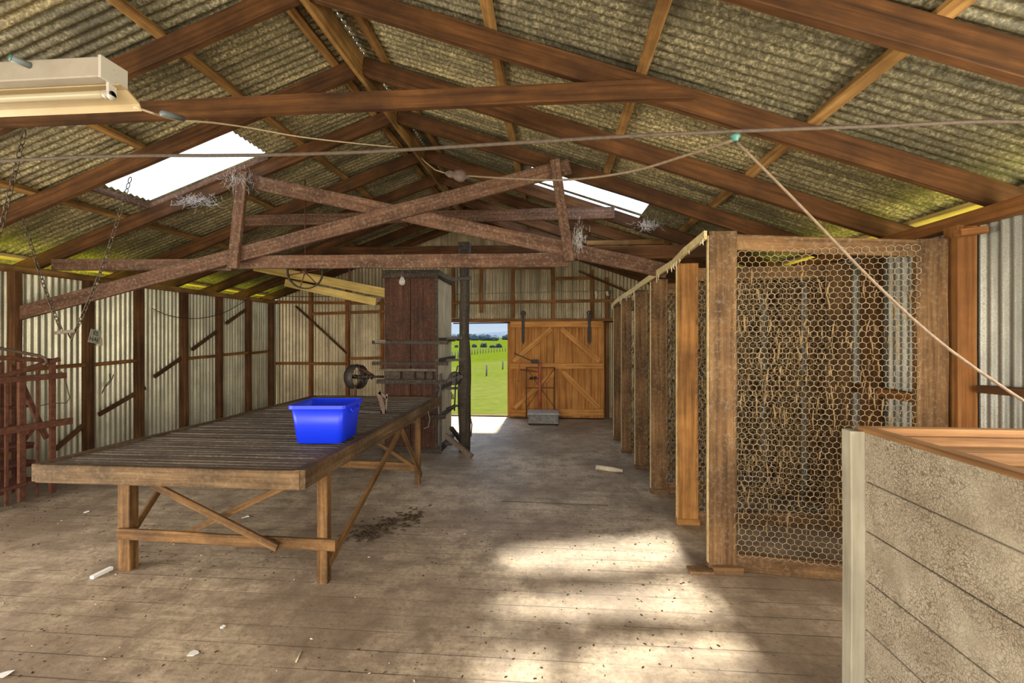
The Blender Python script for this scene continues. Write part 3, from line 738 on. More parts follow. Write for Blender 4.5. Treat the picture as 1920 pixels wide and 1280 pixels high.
for a, b in ((722, 752), (757, 778), (782, 797), (800, 812)): pband('tray_panel', 696, 710, a, b, .03, 'black_wood')
pband('bottom_bar', 776, 783, 805, 836, .06)
for y0, y1 in ((633, 641), (672, 680), (725, 733), (778, 786)):
    box('side_bar', (pxr+.005, PF-.02, pz(y1)), (pxr+.035, PB+.16, pz(y0)), 'black_wood', pr_)
for py in (634, 675, 728):
    MB().bar(atY(838, py, PF+.1), atY(868, py-1, PF+.1), .05, .035).build('link_bar', 'iron', pr_)
# ratchet gear and levers between press and post
MB().ring(atY(853, 708, PF+.05), (0, 1, 0), .07, .025, 18, 6).lathe(atY(853, 708, PF), (0, 1, 0), [(.03, 0), (.03, .12)], 12).build('ratchet_wheel', 'iron', pr_)
MB().tube([atY(865, 686, PF), atY(858, 686, PF), atY(855, 700, PF), atY(852, 770, PF)], .011, 6).build('lever', 'iron', pr_)
MB().tube([atY(846, 735, PF), atY(847, 748, PF), atY(850, 748, PF), atY(849, 738, PF)], .008, 6).build('hook', 'iron', pr_)
MB().tube([atY(838, 768, PF), atY(850, 762, PF), atY(866, 758, PF)], [.03, .022, .008], 6).build('pawl', 'iron', pr_)
MB().bar(atY(838, 713, PF), atY(868, 705, PF+.05), .06, .05).box(tuple(atY(848, 722, PF)), tuple(atY(856, 700, PF)+V((0, .08, 0)))).build('gear_case', 'iron', pr_)
MB().bar(atY(826, 700, PF-.02), atY(826, 850, PF-.02), .03, .03, (0, 1, 0)).build('front_rod', 'iron', pr_)
# foot timbers
MB().bar(atY(834, 815, PF-.1), fl(885, 860)+V((0, 0, .03)), .05, .06).build('foot_brace', 'pipe', pr_)
MB().bar(atY(846, 802, PF+.2), fl(866, 832)+V((0, 0, .03)), .05, .05).bar(atY(834, 832, PF), atY(872, 832, PF+.1), .04, .04).build('foot_strut', 'iron', pr_)
# top iron yoke to post
MB().bar(atY(820, 511, PF), atY(850, 524, PF+.05), .05, .06).bar(atY(848, 524, PF+.05), atY(884, 521, PF+.1), .05, .045).build('top_yoke', 'iron', pr_)
# left shaft beam
MB().bar(atY(704, 640, PF-.03), atY(724, 640, PF-.03), .05, .05).build('band_end', 'slat', pr_)

# black post beside the press
pb = fl(871, 846)
pp = root('press_post', pb, 'tall blackened round post standing right beside the wool press', 'post')
zt = atY(871, 455, pb.y).z
pts, rs = [], []
for k in range(15):
    z = zt*.985*k/14; pts.append((pb.x+.006*math.sin(k*1.3), pb.y, z)); rs.append(.085+(.014 if 3 <= k <= 5 else .007 if k in (2, 6) else 0)-(.012 if k > 7 else 0))
MB().tube(pts, rs, 14).build('shaft', 'black_post', pp)
MB().box((pb.x-.085, pb.y-.085, zt-.22), (pb.x+.085, pb.y+.085, zt)).build('head_block', 'black_wood', pp, bev=.01)
MB().ring((pb.x, pb.y, atY(871, 522, pb.y).z), (0, 0, 1), .085, .02, 18, 6).build('clamp', 'iron', pp)
MB().tube([(pb.x+.09, pb.y-.02, atY(871, 780, pb.y).z), (pb.x+.115, pb.y-.03, atY(871, 795, pb.y).z), (pb.x+.10, pb.y-.02, atY(871, 818, pb.y).z)], .01, 6).build('cleat', 'pipe', pp)

# hanging bulb in front of the press
bl = atY(754, 520, 6.3); 
bu = root('hanging_bulb', bl, 'clear glass light bulb hanging in front of the wool press top', 'light bulb')
MB().lathe(bl, (0, 0, -1), [(.012, -.035), (.016, -.01), (.022, .01), (.036, .035), (.043, .06), (.040, .085), (.022, .103), (.004, .108)], 18).build('glass', 'glass', bu)
MB().lathe(bl+V((0, 0, .035)), (0, 0, -1), [(.017, -.045), (.017, .03)], 12).build('socket', 'dirtball', bu)
MB().tube([bl+V((0, 0, .07)), bl+V((.02, .0, .14)), bl+V((.0, .02, .36))], .004, 5).build('flex', 'cord', bu)

# hanging spoked wheel under the chord
hc = atY(572, 510, 5.9)
hw = root('line_shaft_wheel', hc, 'large thin spoked wheel hanging under the truss chord', 'wheel')
ax = V((-.35, 1, .12)).normalized()
MB().lathe(hc-ax*.035, ax, [(.205, 0), (.222, 0), (.222, .07), (.205, .07), (.205, 0)], 36).build('rim', 'black_wood', hw)
for k in range(6):
    a = 2*math.pi*k/6+.3; u = V((0, 0, 1)); u = (u-ax*u.dot(ax)).normalized(); w = ax.cross(u); d = u*math.cos(a)+w*math.sin(a)
    MB().tube([hc+d*.02, hc+d*.21], .008, 6).build('spoke', 'rust', hw)
MB().lathe(hc-ax*.06, ax, [(.028, 0), (.028, .12)], 12).build('hub', 'rust', hw)
MB().tube([hc, (hc.x, hc.y, under(hc.x)+.19)], .010, 6).build('hanger_rod', 'rust', hw)

# ------------------------------------------------------------------ platform scale by the door
s0, s1 = fl(990, 797), fl(1047, 796)
sw = s1.x-s0.x; sy = s0.y
S = root('platform_scale', (s0.x+sw/2, sy+.25, 0), 'old iron platform weighing scale standing before the sliding door', 'weighing scale')
zt_ = atY(1018, 775, sy).z
box('base', (s0.x, sy, .03), (s1.x, sy+.50, zt_-.02), 'scale_grey', S, .008)
box('platform', (s0.x-.01, sy-.01, zt_-.02), (s1.x+.01, sy+.50, zt_), 'scale_top', S, .004)
for x in (s0.x+.03, s1.x-.03):
    for y in (sy+.05, sy+.45): MB().lathe((x, y-.015, .035), (0, 1, 0), [(.035, 0), (.035, .03)], 14).build('wheel', 'iron', S)
ybk = sy+.54
def sp_(px, py): return atY(px, py, ybk)
MB().tube([(sp_(1012, 700).x, ybk, .05), sp_(1012, 680)], .032, 10).build('column', 'scale_red', S)
gr_ = MB()
for px in (987, 1040): gr_.tube([(sp_(px, 700).x, ybk-.02, .06), sp_(px, 688)], .010, 6)
gr_.tube([sp_(987, 689), sp_(1040, 689)], .009, 6).tube([sp_(987, 727), sp_(1040, 727)], .008, 6)
gr_.build('guard_frame', 'rust', S)
for a, b in (((987, 690), (1040, 764)), ((1040, 690), (987, 764))):
    MB().tube([sp_(*a), sp_(*b)], .006, 6).build('cross_rod', 'rust', S)
MB().bar(sp_(972, 681), sp_(1012, 682), .02, .02).build('beam_arm', 'scale_red', S)
MB().bar(sp_(964, 662), sp_(998, 677), .03, .02).box(tuple(sp_(996, 681)-V((0, .03, 0))), tuple(sp_(1010, 674)+V((0, .03, 0)))).build('poise_arm', 'iron', S)
MB().bar(sp_(976, 693), sp_(1008, 697), .02, .025).build('lower_arm', 'rust', S)
MB().tube([sp_(974, 682), sp_(974, 694), sp_(972, 700), sp_(972, 714)], .006, 6).lathe(sp_(972, 715), (0, 0, 1), [(.02, 0), (.02, .02)], 10).build('weight_hanger', 'scale_red', S)
MB().bar(sp_(991, 711), sp_(1010, 710), .06, .015).lathe(sp_(996, 710), (0, 0, 1), [(.03, 0), (.03, .04)], 10).lathe(sp_(1004, 710), (0, 0, 1), [(.025, 0), (.025, .05)], 10).build('weight_tray', 'iron', S)

# ------------------------------------------------------------------ wire netting pens on the right
PP = [(1.145, 3.52, 2.47, 'post'), (1.144, 4.37, 2.37, 'post_orange'), (1.085, 5.21, 2.33, 'post'), (1.085, 6.17, 2.31, 'post'), (1.035, 7.00, 2.28, 'post'), (1.035, 7.86, 2.29, 'post')]
def netting(name, a, b, z0, z1, cell, rad, parent, seed):
    """hexagonal wire netting between plan points a and b"""
    a, b = V((a[0], a[1], 0)), V((b[0], b[1], 0)); L = (b-a).length; x = (b-a)/L; nrm = V((-x.y, x.x, 0))
    w = cell; h = cell*1.05; pts, edges = {}, []
    def P(u, z):
        k = (round(u*2000), round(z*2000))
        if k not in pts:
            off = .022*noise.noise(V((u*2.2+seed, z*2.2, 0)))+.006*noise.noise(V((u*14, z*14, seed)))
            du = .10*cell*noise.noise(V((u*9, z*9, seed+4))); dz = .10*cell*noise.noise(V((u*9, z*9, seed+9)))
            pts[k] = a+x*(u+du)+nrm*off+V((0, 0, z+dz))
        return pts[k]
    rows = int((z1-z0)/(h*.75)); cols = int(L/w)
    for r in range(rows+1):
        zc = z0+r*h*.75; sft = w/2 if r % 2 else 0
        for c in range(cols+1):
            u = c*w+sft
            A, B, C, D = (u, zc+h*.25), (u+w/2, zc+h*.5), (u+w, zc+h*.25), (u, zc-h*.25)
            for p, q in ((A, B), (B, C), (A, D)):
                if max(p[0], q[0]) <= L and max(p[1], q[1]) <= z1 and min(p[1], q[1]) >= z0: edges.append((P(*p), P(*q)))
    m = MB()
    for p, q in edges:
        t = (q-p).normalized(); y = t.cross(nrm).normalized(); k = len(m.v); r = rad*random.uniform(.8, 1.5)
        for c in (p, q):
            m.v += [c+nrm*r, c+y*r, c-nrm*r, c-y*r]
        m.f += [(k, k+1, k+5, k+4), (k+1, k+2, k+6, k+5), (k+2, k+3, k+7, k+6), (k+3, k, k+4, k+7)]; m.sm += [False]*4
    return m.build(name, 'wire', parent)
def lint(a, b, z0, z1, n, parent, seed):
    rnd = random.Random(seed); a, b = V((a[0], a[1], 0)), V((b[0], b[1], 0)); L = (b-a).length; x = (b-a)/L; nrm = V((-x.y, x.x, 0)); m = MB()
    while n > 0:
        u = rnd.uniform(0, L); z = z0+(z1-z0)*rnd.betavariate(1.6, 1.5)
        if noise.noise(V((u*2.4, z*.6, seed))) < -.08: 
            if rnd.random() < .8: continue
        n -= 1
        p = a+x*u+nrm*rnd.uniform(-.02, .02)+V((0, 0, z)); ln = rnd.uniform(.03, .15); w = rnd.uniform(.003, .009); k = len(m.v)
        d = V((rnd.uniform(-.02, .02), rnd.uniform(-.02, .02), -ln)); md = p+d*.5+x*rnd.uniform(-.012, .012)
        m.v += [p-x*w*.4, p+x*w*.4, md+x*w+nrm*.006, md-x*w-nrm*.006, p+d]
        m.f += [(k, k+1, k+2, k+3), (k+3, k+2, k+4)]; m.sm += [False]*2
    o = m.build('wool_lint', 'wool', parent); o['kind'] = 'stuff'; return o
XW = XR-.17
plab = ['nearest wire netting pen partition, its front wide open to view', 'second wire netting partition, on the bright orange post', 'third wire netting partition from the camera', 'fourth wire netting partition from the camera', 'fifth wire netting partition from the camera', 'farthest wire netting partition, nearest the back wall']
for i, (x, y, zt, mt) in enumerate(PP):
    R = root('pen_partition', (x+.1, y+.035, 0), plab[i], 'pen partition', 'wire netting partitions of the pens')
    pw = (.20, .187, .18, .165, .137, .135)[i]
    ye = 3.36 if i == 0 else y
    post = beam('post', (x+pw/2, y+.035, .0), (x+pw/2, y+.035, zt), .065, pw, mt, R, up=(1, 0, 0))
    if i != 0: box('foot_block', (x+.005, y-.012, 0), (x+pw+.01, y, .055), mt, R)
    else: box('foot_block', (x+.02, y-.04, 0), (x+pw+.03, y-.003, .05), mt, R)
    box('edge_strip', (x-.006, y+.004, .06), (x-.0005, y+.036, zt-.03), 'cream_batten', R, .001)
    we = .20
    beam('wall_post', (XW-we/2, ye+.03, 0), (XW-we/2, ye+.03, 2.36), .05, we, 'post', R, up=(1, 0, 0))
    zr = (2.42, 2.30) if i == 0 else (zt-.07, zt-.09)
    beam('top_rail', (x+pw, y+.03, zr[0]-.03), (XW-we, ye+.03, zr[1]), .04, .115, 'post', R)
    beam('bottom_rail', (x+pw, y+.03, .065), (XW-we, ye+.03, .065), .04, .125, 'post', R)
    if i in (0, 2, 4): beam('middle_batten', ((x+XW)/2+.1, y+.06+(ye-y)*.6, .1), ((x+XW)/2+.1, y+.06+(ye-y)*.6, 2.3), .03, .05, 'post', R, up=(1, 0, 0)) if i else None
    netting('netting', (x+pw-.02, y+.002), (XW-we+.03, ye+.002), .10, zt-.12, (.049, .052, .056, .06, .06, .06)[i], .0016 if i == 0 else .0015 if i < 3 else .0019, R, i*5.3)
    lint((x+pw, y-.004), (XW-we, ye-.004), .25, zt-.2, 300 if i == 0 else 1100, R, i+3)
# inside post with hanging wool, rails seen through the wire
bt = [(1.115, 3.50, 2.44), (1.10, 4.0, 2.405), (1.115, 4.4, 2.375), (1.07, 5.0, 2.345), (1.06, 5.6, 2.325), (1.06, 6.2, 2.305), (1.02, 6.9, 2.275), (1.01, 7.5, 2.25), (1.0, 7.86, 2.20)]
bm_ = MB()
for k in range(len(bt)-1): bm_.bar(bt[k], bt[k+1], .022, .062)
tag(bm_.build('edge_batten', 'cream_batten'), 'long cream batten along the tops of the wire pen posts', 'batten')
cl_ = MB()
for k in range(26):
    t = random.random()*(len(bt)-1.01); j = int(t); p = V(bt[j]).lerp(V(bt[j+1]), t-j)+V((-.012, 0, -.02)); ln = random.uniform(.01, .09)
    cl_.tube([p, p+V((random.uniform(-.01, .01), random.uniform(-.03, .03), -ln*.5)), p+V((0, 0, -ln))], [.005, .007, .002], 4)
tag(cl_.build('wool_wisps', 'straw'), 'wispy bits of wool caught along the cream batten', 'wool', kind='stuff')
tag(box('floor_plank', tuple(fl(1294, 1077)+V((0, 0, .001))), tuple(fl(1334, 1070)+V((.0, .03, .022))), 'post'), 'short flat offcut of board lying at the foot of the nearest pen post', 'offcut')
tag(box('floor_cover', (XR-.45, 2.9, .0), (XR-.37, 2.95, .78), 'black_wood'), 'short dark upright peg against the right wall behind the crate', 'peg')

# ------------------------------------------------------------------ cream painted crate
CY = 1.96; CX = atY(1577, 803, CY).x; CXR = 2.46; CY0 = .35; CT = atY(1577, 803, CY).z; bh = .188; st = .062
C = root('wool_crate', ((CX+CXR)/2, (CY+CY0)/2, 0), 'big cream painted timber crate with crackled boards at the lower right', 'crate')
beam('corner_post', (CX+st/2, CY-.03, 0), (CX+st/2, CY-.03, CT), .06, st, 'cream_paint', C, up=(1, 0, 0))
xb = CX+st
for k in range(7):
    z1 = CT-bh*k; z0 = max(.0, z1-bh+.002)
    if z1 <= .02: break
    MB().box((xb-.012, CY0, z0), (xb+.012, CY-.061, z1-.002)).build('side_board', 'crackle', C, loc=(0, 0, 0), bev=.004)
beam('top_cap', (xb+.012, CY0, CT+.004), (xb+.012, CY-.02, CT+.004), .05, .02, 'crate_in', C)
box('end_board', (CX+st+.013, CY-.03, 0), (CXR, CY-.005, CT-.022), 'crate_in', C)
beam('end_cap', (CX+st, CY-.018, CT-.004), (CXR, CY-.018, CT-.004), .05, .03, 'crate_in', C)
box('inner_ledge', (xb+.014, CY-.14, CT-.10), (CXR, CY-.032, CT-.055), 'crate_in', C)
box('far_side', (CXR, CY0, 0), (CXR+.025, CY, CT), 'crate_in', C)
box('near_end', (CX+st+.013, CY0, 0), (CXR, CY0+.025, CT-.02), 'crate_in', C)
box('crate_floor', (xb+.013, CY0+.026, .05), (CXR-.001, CY-.031, .08), 'crate_in', C)

# ------------------------------------------------------------------ fluorescent light, upper left
LX = -1.72
e0 = atX(187, 105, LX); e1 = atX(235, 130, LX)
LYn, LYf = e0.y, e1.y; lz1 = e0.z; lz0 = atX(187, 143, LX).z
Lr = root('fluorescent_light', (LX-.6, (LYn+LYf)/2, lz1), 'old cream fluorescent batten light hanging in the upper left corner', 'ceiling light')
box('housing', (LX-1.25, LYn, lz0), (LX-.004, LYf, lz1), 'enamel', Lr, .004)
box('end_cap', (LX-.004, LYn-.004, lz0-.004), (LX+.008, LYf+.004, lz1+.004), 'cap', Lr, .002)
MB().ring((LX+.009, (LYn+LYf)/2, (lz0+lz1)/2+.006), (1, 0, 0), .010, .0012, 18, 6).build('knockout', 'cap', Lr)
ty = (LYn+LYf)/2+.01; dd_ = ray(204, 180); tz = EYE+dd_.z*(ty/dd_.y)
rf = MB(); pfar = atX(254, 207, LX); zlo = pfar.z; wv = pfar.y-ty
prof = [(ty-wv*.15, lz0-.002), (ty+wv*.25, lz0-.005), (ty+wv*.85, (lz0+zlo)/2-.004), (ty+wv*1.0, zlo), (ty+wv*1.0, zlo-.004), (ty+wv*.82, (lz0+zlo)/2-.010), (ty+wv*.22, lz0-.010), (ty-wv*.15, lz0-.007)]
rf.prism([V((LX-1.25, a, b)) for a, b in prof], (1.25+.03, 0, 0)); rf.build('reflector', 'reflector', Lr)
MB().tube([(LX-1.2, ty-.012, tz), (LX-.03, ty-.012, tz)], .015, 16).build('tube', 'tube', Lr)
th = MB().box((LX-.012, ty-.027, tz-.006), (LX+.0, ty+.006, lz0)); th.lathe((LX-.012, ty-.0105, tz-.004), (1, 0, 0), [(.0165, 0), (.0165, .012)], 16); th.build('tube_holder', 'cap', Lr)
MB().lathe((LX-.032, ty-.012, tz), (1, 0, 0), [(.017, 0), (.017, .02)], 16).build('tube_collar', 'enamel', Lr)
kp = atY(56, 123, LYn)
ke = atY(20, 108, LYn-.05)
MB().tube([kp, ke], .0125, 12).build('starter', 'grey', Lr)
MB().tube([ke, ke+(ke-kp).normalized()*.003], .0128, 12).build('starter_cap', 'green', Lr)
# chains and cords: each link a torus
def chain(name, p0, p1, label, group=None, sag=0.0, ll=.058):
    p0, p1 = V(p0), V(p1); L = (p1-p0).length; n = max(4, int(L/(ll*.80))); m = MB()
    for k in range(n):
        t = (k+.5)/n; c = p0.lerp(p1, t)+V((0, 0, -sag*math.sin(math.pi*t))); d = (p1-p0).normalized()
        side = V((0, 1, 0)) if k % 2 else V((1, 0, 0)); nr = d.cross(side).normalized(); u = d; w = d.cross(nr)
        r = .0052; vs, fs = [], []
        for i in range(10):
            a = 2*math.pi*i/10; dirv = u*math.cos(a)*ll*.5+w*math.sin(a)*ll*.27
            o = dirv.normalized()
            for j in range(4):
                b = math.pi/2*j; vs.append(c+dirv+o*r*math.cos(b)+nr*r*math.sin(b))
        for i in range(10):
            for j in range(4):
                fs.append((i*4+j, ((i+1) % 10)*4+j, ((i+1) % 10)*4+(j+1) % 4, i*4+(j+1) % 4))
        m._add(vs, fs, True)
    return tag(m.build(name, 'chain'), label, 'chain', group)
def rz(p): return p
chain('light_chain', V((LX-.62, LYn+.05, lz1)), V((LX-.60, LYn+.10, under(LX-.6)+.1)), 'thin chain holding the fluorescent light from the roof', None, 0, .03)
CHY = 4.12
chain('hanging_chain', atY(245, 332, CHY), atY(141, 622, CHY), 'long chain from the skylight rafter down to the rod end', 'chains hanging on the left', .10)
chain('hanging_chain', atY(44, 410, CHY), atY(116, 622, CHY), 'chain left of the longest one, meeting it at the rod', 'chains hanging on the left', .06)
chain('hanging_chain', atY(46, 246, 3.14), atY(-10, 470, 3.14), 'chain hanging at the left picture edge below the near tie', 'chains hanging on the left', .02)
tag(MB().bar(atY(104, 624, CHY), atY(142, 620, CHY), .02, .03).tube([atY(126, 622, CHY), atY(134, 638, CHY), atY(140, 622, CHY)], .007, 6).build('chain_toggle', 'chain'), 'small rusty toggle rod joining the two hanging chains', 'toggle')

# hanging sign on left stud
SX = XL+.16
sg0, sg1 = atX(166, 630, SX), atX(189, 662, SX)
sr = root('wall_sign', atX(178, 631, SX), 'small tilted grey metal sign with black letters on the left wall stud', 'sign')
q = [atX(171, 616, SX), atX(191, 621, SX), atX(184.5, 645, SX), atX(165, 641, SX)]
MB().prism(q, (-.006, 0, 0)).build('plate', 'sign', sr)
ctr = sum(q, V((0, 0, 0)))/4; ux = (q[1]-q[0]).normalized(); uz = (q[0]-q[3]).normalized()
for txt, dv in (('ES', .22), ('HAL', -.22)):
    cu = bpy.data.curves.new('lettering', 'FONT'); cu.body = txt; cu.size = (q[0]-q[3]).length*.42; cu.align_x = 'CENTER'; cu.align_y = 'CENTER'; cu.extrude = .001
    o = bpy.data.objects.new('lettering', cu); nrm = ux.cross(uz).normalized(); uy = nrm.cross(ux)
    mw = Matrix((ux, uy, nrm)).transposed().to_4x4(); mw.translation = ctr+uz*(q[0]-q[3]).length*dv+nrm*.003*(1 if nrm.x > 0 else -1)
    me_ = bpy.data.meshes.new_from_object(o); bpy.data.objects.remove(o); link(bpy.data.objects.new('lettering', me_), 'ink', sr, mw)
MB().prism([atX(186, 634, SX), atX(192, 634, SX), atX(192, 648, SX), atX(186, 648, SX)], (-.01, 0, 0)).build('paper_tag', 'cream_flex', sr)

# ------------------------------------------------------------------ overhead cables
def cable(name, pts, r, mat, label, cat='cable', n=8):
    out = []
    for i in range(len(pts)-1):
        for k in range(4):
            t = k/4; p0 = pts[max(0, i-1)]; p1 = pts[i]; p2 = pts[i+1]; p3 = pts[min(len(pts)-1, i+2)]
            out.append(.5*((2*p1)+(p2-p0)*t+(2*p0-5*p1+4*p2-p3)*t*t+(3*p1-p0-3*p2+p3)*t**3))
    out.append(pts[-1]); return tag(MB().tube(out, r, n).build(name, mat), label, cat)
RYY = 2.42
cable('overhead_cable', [V((-5.9, RYY, 2.52))]+[atY(px, py, RYY) for px, py in ((0, 302), (480, 291), (700, 284), (900, 272), (1180, 255), (1378, 246), (1650, 236), (1920, 228))]+[V((2.72, RYY, 2.62))], .0095, 'rope', 'long dark cable sagging across the whole shed under the roof')
ins = atY(1378, 259, RYY)
iz = root('cable_insulator', ins, 'small green insulator hanging on the overhead cable at right', 'insulator')
MB().lathe(ins+V((0, 0, .02)), (0, 0, -1), [(.012, 0), (.024, .006), (.024, .018), (.017, .022), (.017, .032), (.010, .036)], 14).build('body', 'green', iz)
MB().tube([ins+V((0, 0, -.015)), ins+V((.012, 0, -.04))], .004, 6).build('pin', 'iron', iz)
cable('sloping_cord', [ins+V((.01, 0, -.02)), atY(1500, 385, 2.37), atY(1640, 530, 2.30), atY(1780, 655, 2.22), atY(1985, 795, 2.12)], .0065, 'cord', 'taut pale cord sloping down from insulator to the right wall', 'cord')
blob = atY(855, 328, 4.3)
cable('slack_cord', [ins+V((-.01, 0, -.01)), atY(1290, 290, 2.7), atY(1180, 322, 3.1), atY(1060, 337, 3.5), atY(950, 334, 3.9), blob+V((.10, 0, -.01))], .008, 'cord', 'slack cord from green insulator to the dusty socket at ridge', 'cord')
bs_ = root('dusty_socket', blob, 'dust covered cable socket hanging near the ridge', 'socket')
MB().lathe(blob+V((-.10, 0, .02)), V((1, 0, -.2)), [(.012, 0), (.03, .03), (.036, .05), (.030, .08), (.046, .10), (.058, .14), (.050, .18), (.02, .20), (.012, .23)], 16).build('body', 'dirtball', bs_)
MB().tube([blob+V((-.10, 0, .02)), blob+V((-.20, .02, .06)), atY(798, 304, 4.35), atY(790, 296, 4.4)], .006, 6).build('flex', 'cord', bs_)
cable('light_flex', [V((LX+.02, LYf+.02, zlo)), atY(330, 224, 2.0), atY(400, 230, 2.4), atY(470, 240, 2.8), atY(560, 256, 3.2), atY(660, 268, 3.7), atY(745, 276, 4.3)], .005, 'cream_flex', 'cream flex looping from fluorescent light towards the ridge', 'flex')
tag(MB().tube([atY(305, 213, 1.86), atY(343, 222, 2.05)], .013, 8).build('flex_sleeve', 'grey'), 'dark sleeve on the cream flex beside the fluorescent light', 'sleeve')
cable('wall_wire', [atX(285, 578, XL+.18), atX(320, 592, XL+.18), atX(370, 597, XL+.18), atX(420, 586, XL+.18), atX(462, 562, XL+.18)], .006, 'iron', 'thin black wire sagging between studs on the left wall', 'wire', 5)
cable('line_wire', [atY(-10, 545, 9.6)*1.0, atY(330, 550, 9.6), atY(470, 551, 9.6), atY(560, 556, 9.6), atY(720, 553, 9.6)][1:], .006, 'iron', 'thin line wire crossing the back wall left of press', 'wire', 5)
cable('line_wire', [atY(845, 552, 9.6), atY(1000, 548, 9.6), atY(1150, 545, 9.6)], .006, 'cord', 'thin pale wire crossing the gable above the doorway', 'wire', 5)
for px, lb in ((1117, 'small cream rag hanging on the gable wire'), (1138, 'second smaller rag hanging right on the gable wire')):
    p = atY(px, 546, 9.6); tag(MB().tube([p, p+V((.02, 0, -.08)), p+V((-.01, 0, -.16 if px < 1120 else -.09))], [.03, .035, .008], 6).build('rag', 'straw'), lb, 'rag')

# ------------------------------------------------------------------ rusty steel racks at the left
rk = root('steel_rack', fl(50, 940), 'stack of rusty steel gate frames leaning by the left wall', 'steel rack')
ra, rb = fl(-130, 992), fl(103, 926)
dirr = (rb-ra).normalized(); back = V((-dirr.y, dirr.x, 0))*1.0
if back.x > 0: back = -back
Lr_ = (rb-ra).length
def up_at(px):      # distance along the rack's foot for a picture column
    d = ray(px, 900); n = back
    t = (ra-V((0, 0, 0))).dot(n)/d.dot(n); return d*t
def rack_z(px, py):
    d = ray(px, py); t = ra.dot(back)/d.dot(back); return EYE+d.z*t
def rp_(px, py, off=0.0):
    p = up_at(px); return V((p.x, p.y, rack_z(px, py)))+back*off
for px, top, w, off in ((98, 678, .055, 0), (43, 678, .06, .02), (12, 700, .03, 0), (70, 690, .025, 0), (-30, 690, .06, 0), (-70, 690, .05, 0), (64, 680, .04, .45), (80, 684, .04, .42), (24, 684, .05, .48)):
    p = up_at(px)+back*off
    beam('upright', (p.x, p.y, .02), (p.x, p.y, rack_z(px, top)), w*.6, w, 'rust', rk, up=dirr, jit=.001)
for a, b, h, off in (((-90, 734), (110, 673), .045, -.01), ((-90, 720), (118, 703), .06, -.04), ((-90, 822), (128, 788), .07, -.05), ((-90, 1000), (103, 932), .045, -.015), ((-90, 942), (100, 893), .035, -.02), ((-40, 668), (104, 676), .045, .02), ((-90, 780), (95, 762), .03, .3), ((-90, 866), (95, 836), .06, .25), ((-90, 905), (95, 872), .05, .28)):
    p, q = rp_(*a, off), rp_(*b, off)
    beam('rail', p, q, .035, h, 'rust', rk, jit=.001)
for a, b, off in (((46, 716), (94, 822), .05), ((46, 834), (80, 790), .06), ((-60, 800), (36, 718), .3), ((0, 786), (28, 730), .33)):
    beam('brace', rp_(*a, off), rp_(*b, off), .03, .045, 'rust', rk, jit=.001)
MB().tube([rp_(-70, 648, .05), rp_(0, 652, .03), rp_(74, 667, 0), rp_(82, 672, -.02), rp_(84, 680, -.03), rp_(76, 684, -.03)], .016, 8).build('bent_bar', 'pipe', rk)
MB().tube([rp_(108, 696, -.05), rp_(118, 720, -.05), rp_(124, 745, -.05), rp_(118, 755, -.05), rp_(98, 756, .02), rp_(74, 764, .1)], .005, 6).build('loose_wire', 'chain', rk)
for k in range(4):
    z = .18+.19*k
    p, q = up_at(-80)+back*(.22+.05*k), up_at(88)+back*(.22+.05*k)
    beam('shelf_bar', (p.x, p.y, z), (q.x, q.y, z), .30, .025, 'brick', rk, jit=.001)
wl_ = atX(190, 730, XL+.12)
tag(MB().tube([atX(206, 700, XL+.14), atX(207, 712, XL+.16), atX(198, 722, XL+.14), atX(192, 735, XL+.14)], .006, 6).tube([atX(213, 702, XL+.14), atX(208, 715, XL+.18), atX(196, 727, XL+.14), atX(191, 738, XL+.14)], .005, 6).build('wire_hook', 'chain'), 'bent wire hooks hanging on the left wall right of the sign stud', 'wire hook')

# ------------------------------------------------------------------ odds and ends on the floor
a, b = fl(172, 1086), fl(209, 1068)
tag(MB().bar(a+V((0, 0, .014)), b+V((0, 0, .014)), .03, .022).build('white_stick', 'paper'), 'white painted stick lying on the floor beside the front table leg', 'stick')
a, b = fl(1118, 880), fl(1168, 887)
tag(MB().tube([a+V((0, 0, .03)), a.lerp(b, .5)+V((0, 0, .03)), b+V((0, 0, .03))], [.03, .034, .02], 10).build('pipe_offcut', 'straw'), 'pale pipe offcut lying on the floor before the wire pens', 'pipe')
pp_ = fl(452, 972); tag(MB().prism([pp_+V((0, 0, .004)), pp_+V((.07, .02, .012)), pp_+V((.02, .07, .006))], (0, 0, .002)).build('paper_scrap', 'paper'), 'triangular scrap of white paper under the table', 'paper')
for (px, py, s, lb) in ((418, 1177, .02, 'small white scrap on the boards before the table'), (363, 1225, .03, 'white crumpled scrap near the bottom picture edge'), (163, 960, .03, 'white scrap on the floor left of the table'), (8, 1267, .035, 'pale scrap at the lower left picture corner')):
    p = fl(px, py); k = [V((math.cos(a)*s*random.uniform(.6, 1.2), math.sin(a)*s*random.uniform(.6, 1.2), .003+.006*random.random())) for a in [i*1.05 for i in range(6)]]
    tag(MB().prism([p+q for q in k], (0, 0, .002)).build('paper_scrap', 'paper'), lb, 'paper')
p, q = fl(555, 1242), fl(566, 1222)
tag(MB().tube([p+V((0, 0, .004)), q+V((0, 0, .004))], .004, 6).build('straw_stalk', 'straw'), 'thin straw stalk on the boards at bottom centre', 'straw')
tag(MB().bar(fl(940, 940)+V((0, 0, .004)), fl(1140, 948)+V((0, 0, .004)), .003, .004).build('floor_strip', 'chip'), 'thin dark strip lying along a floor joint mid aisle', 'strip')
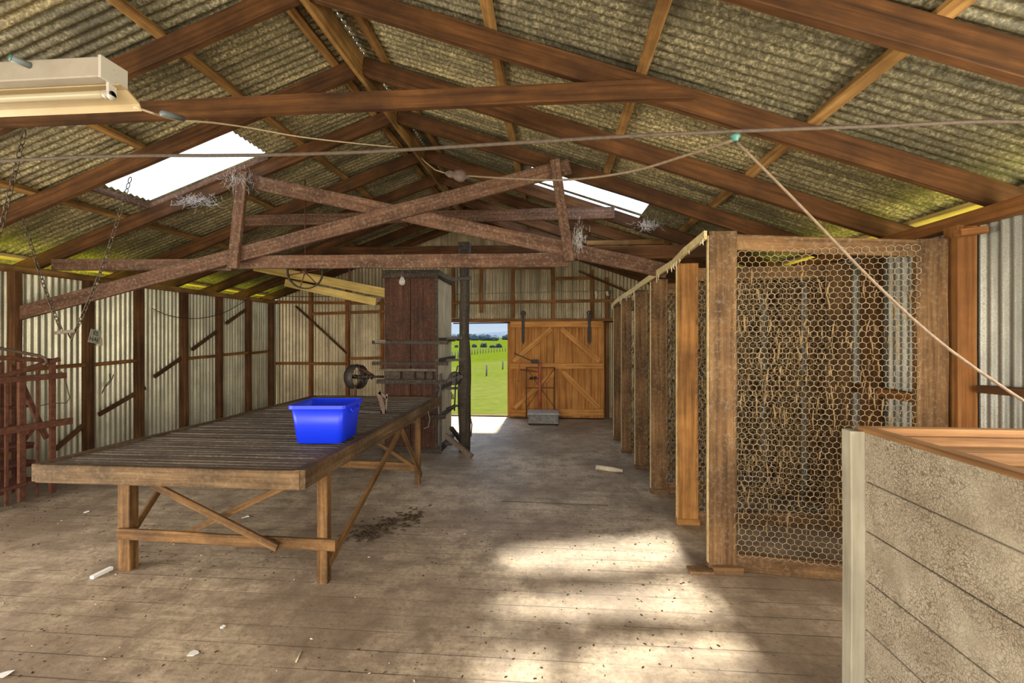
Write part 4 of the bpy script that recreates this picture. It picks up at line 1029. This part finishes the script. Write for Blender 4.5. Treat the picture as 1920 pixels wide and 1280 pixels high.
def debris(name, n, mat, label, seed, smin, smax):
    rnd = random.Random(seed); m = MB()
    while n > 0:
        y = 1.3+rnd.random()**1.4*7.5; x = rnd.uniform(-5.6, 1.05)
        if noise.noise(V((x*.9, y*.9, seed))) < rnd.uniform(-.35, .25): continue
        n -= 1; s = rnd.uniform(smin, smax); a = rnd.uniform(0, 6.28); k = len(m.v); c, s_ = math.cos(a), math.sin(a); asp = rnd.uniform(.2, .7)
        for ux, uy, uz in ((-1, -asp, .001), (1, -asp*.6, .002), (.8, asp, .001), (-.7, asp*.8, .0015), (0, 0, .6*s*rnd.uniform(.2, .9)+.002)):
            m.v.append(V((x+s*(ux*c-uy*s_), y+s*(ux*s_+uy*c), uz)))
        m.f += [(k, k+1, k+4), (k+1, k+2, k+4), (k+2, k+3, k+4), (k+3, k, k+4)]; m.sm += [False]*4
    return tag(m.build(name, mat), label, 'debris', kind='stuff')
debris('floor_debris', 2600, 'chip', 'dark chips of dirt scattered over the floor boards', 5, .003, .011)
debris('straw_debris', 220, 'straw', 'pale flecks of straw scattered over the floor boards', 11, .004, .012)
dd = MB(); rnd = random.Random(3)
for k in range(150):
    t = rnd.random(); p = fl(660+120*t+rnd.gauss(0, 14), 1010-45*t+rnd.gauss(0, 9)); s = rnd.uniform(.008, .035); a = rnd.uniform(-.6, .9)
    dd.tube([p+V((0, 0, .004)), p+V((math.cos(a)*s, math.sin(a)*s, .004+s*.3)), p+V((math.cos(a)*2*s, math.sin(a)*2*s, .004))], [.003, .007, .003], 4)
tag(dd.build('bark_litter', 'chip'), 'heap of dark bark and wool litter under the table edge', 'litter', kind='stuff')

# cobwebs at the left skylight
def web(name, anchor, spread, n, seed, label):
    rnd = random.Random(seed); m = MB()
    for k in range(n):
        a = V(anchor)+V((rnd.gauss(0, spread[0]), rnd.gauss(0, spread[1]), rnd.gauss(0, spread[2]))); b = a+V((rnd.gauss(0, spread[0]*.6), rnd.gauss(0, spread[1]*.6), rnd.gauss(-.03, spread[2]*.8)))
        m.tube([a, (a+b)/2+V((0, 0, -.02)), b], .0009, 3, False)
    return tag(m.build(name, 'web'), label, 'cobweb', kind='stuff')
web('cobweb', atY(452, 335, 4.80), (.07, .03, .05), 150, 1, 'cobweb tangle on the top of the left truss upright')
web('cobweb', atY(370, 372, 4.95), (.13, .04, .03), 130, 2, 'cobwebs below the lower edge of left skylight')
web('cobweb', atY(1085, 445, 4.85), (.035, .02, .06), 170, 3, 'grey cobweb between the right truss upright and its brace')
web('cobweb', atY(1215, 418, 5.7), (.07, .03, .03), 120, 4, 'cobwebs at the lower end of right skylight')
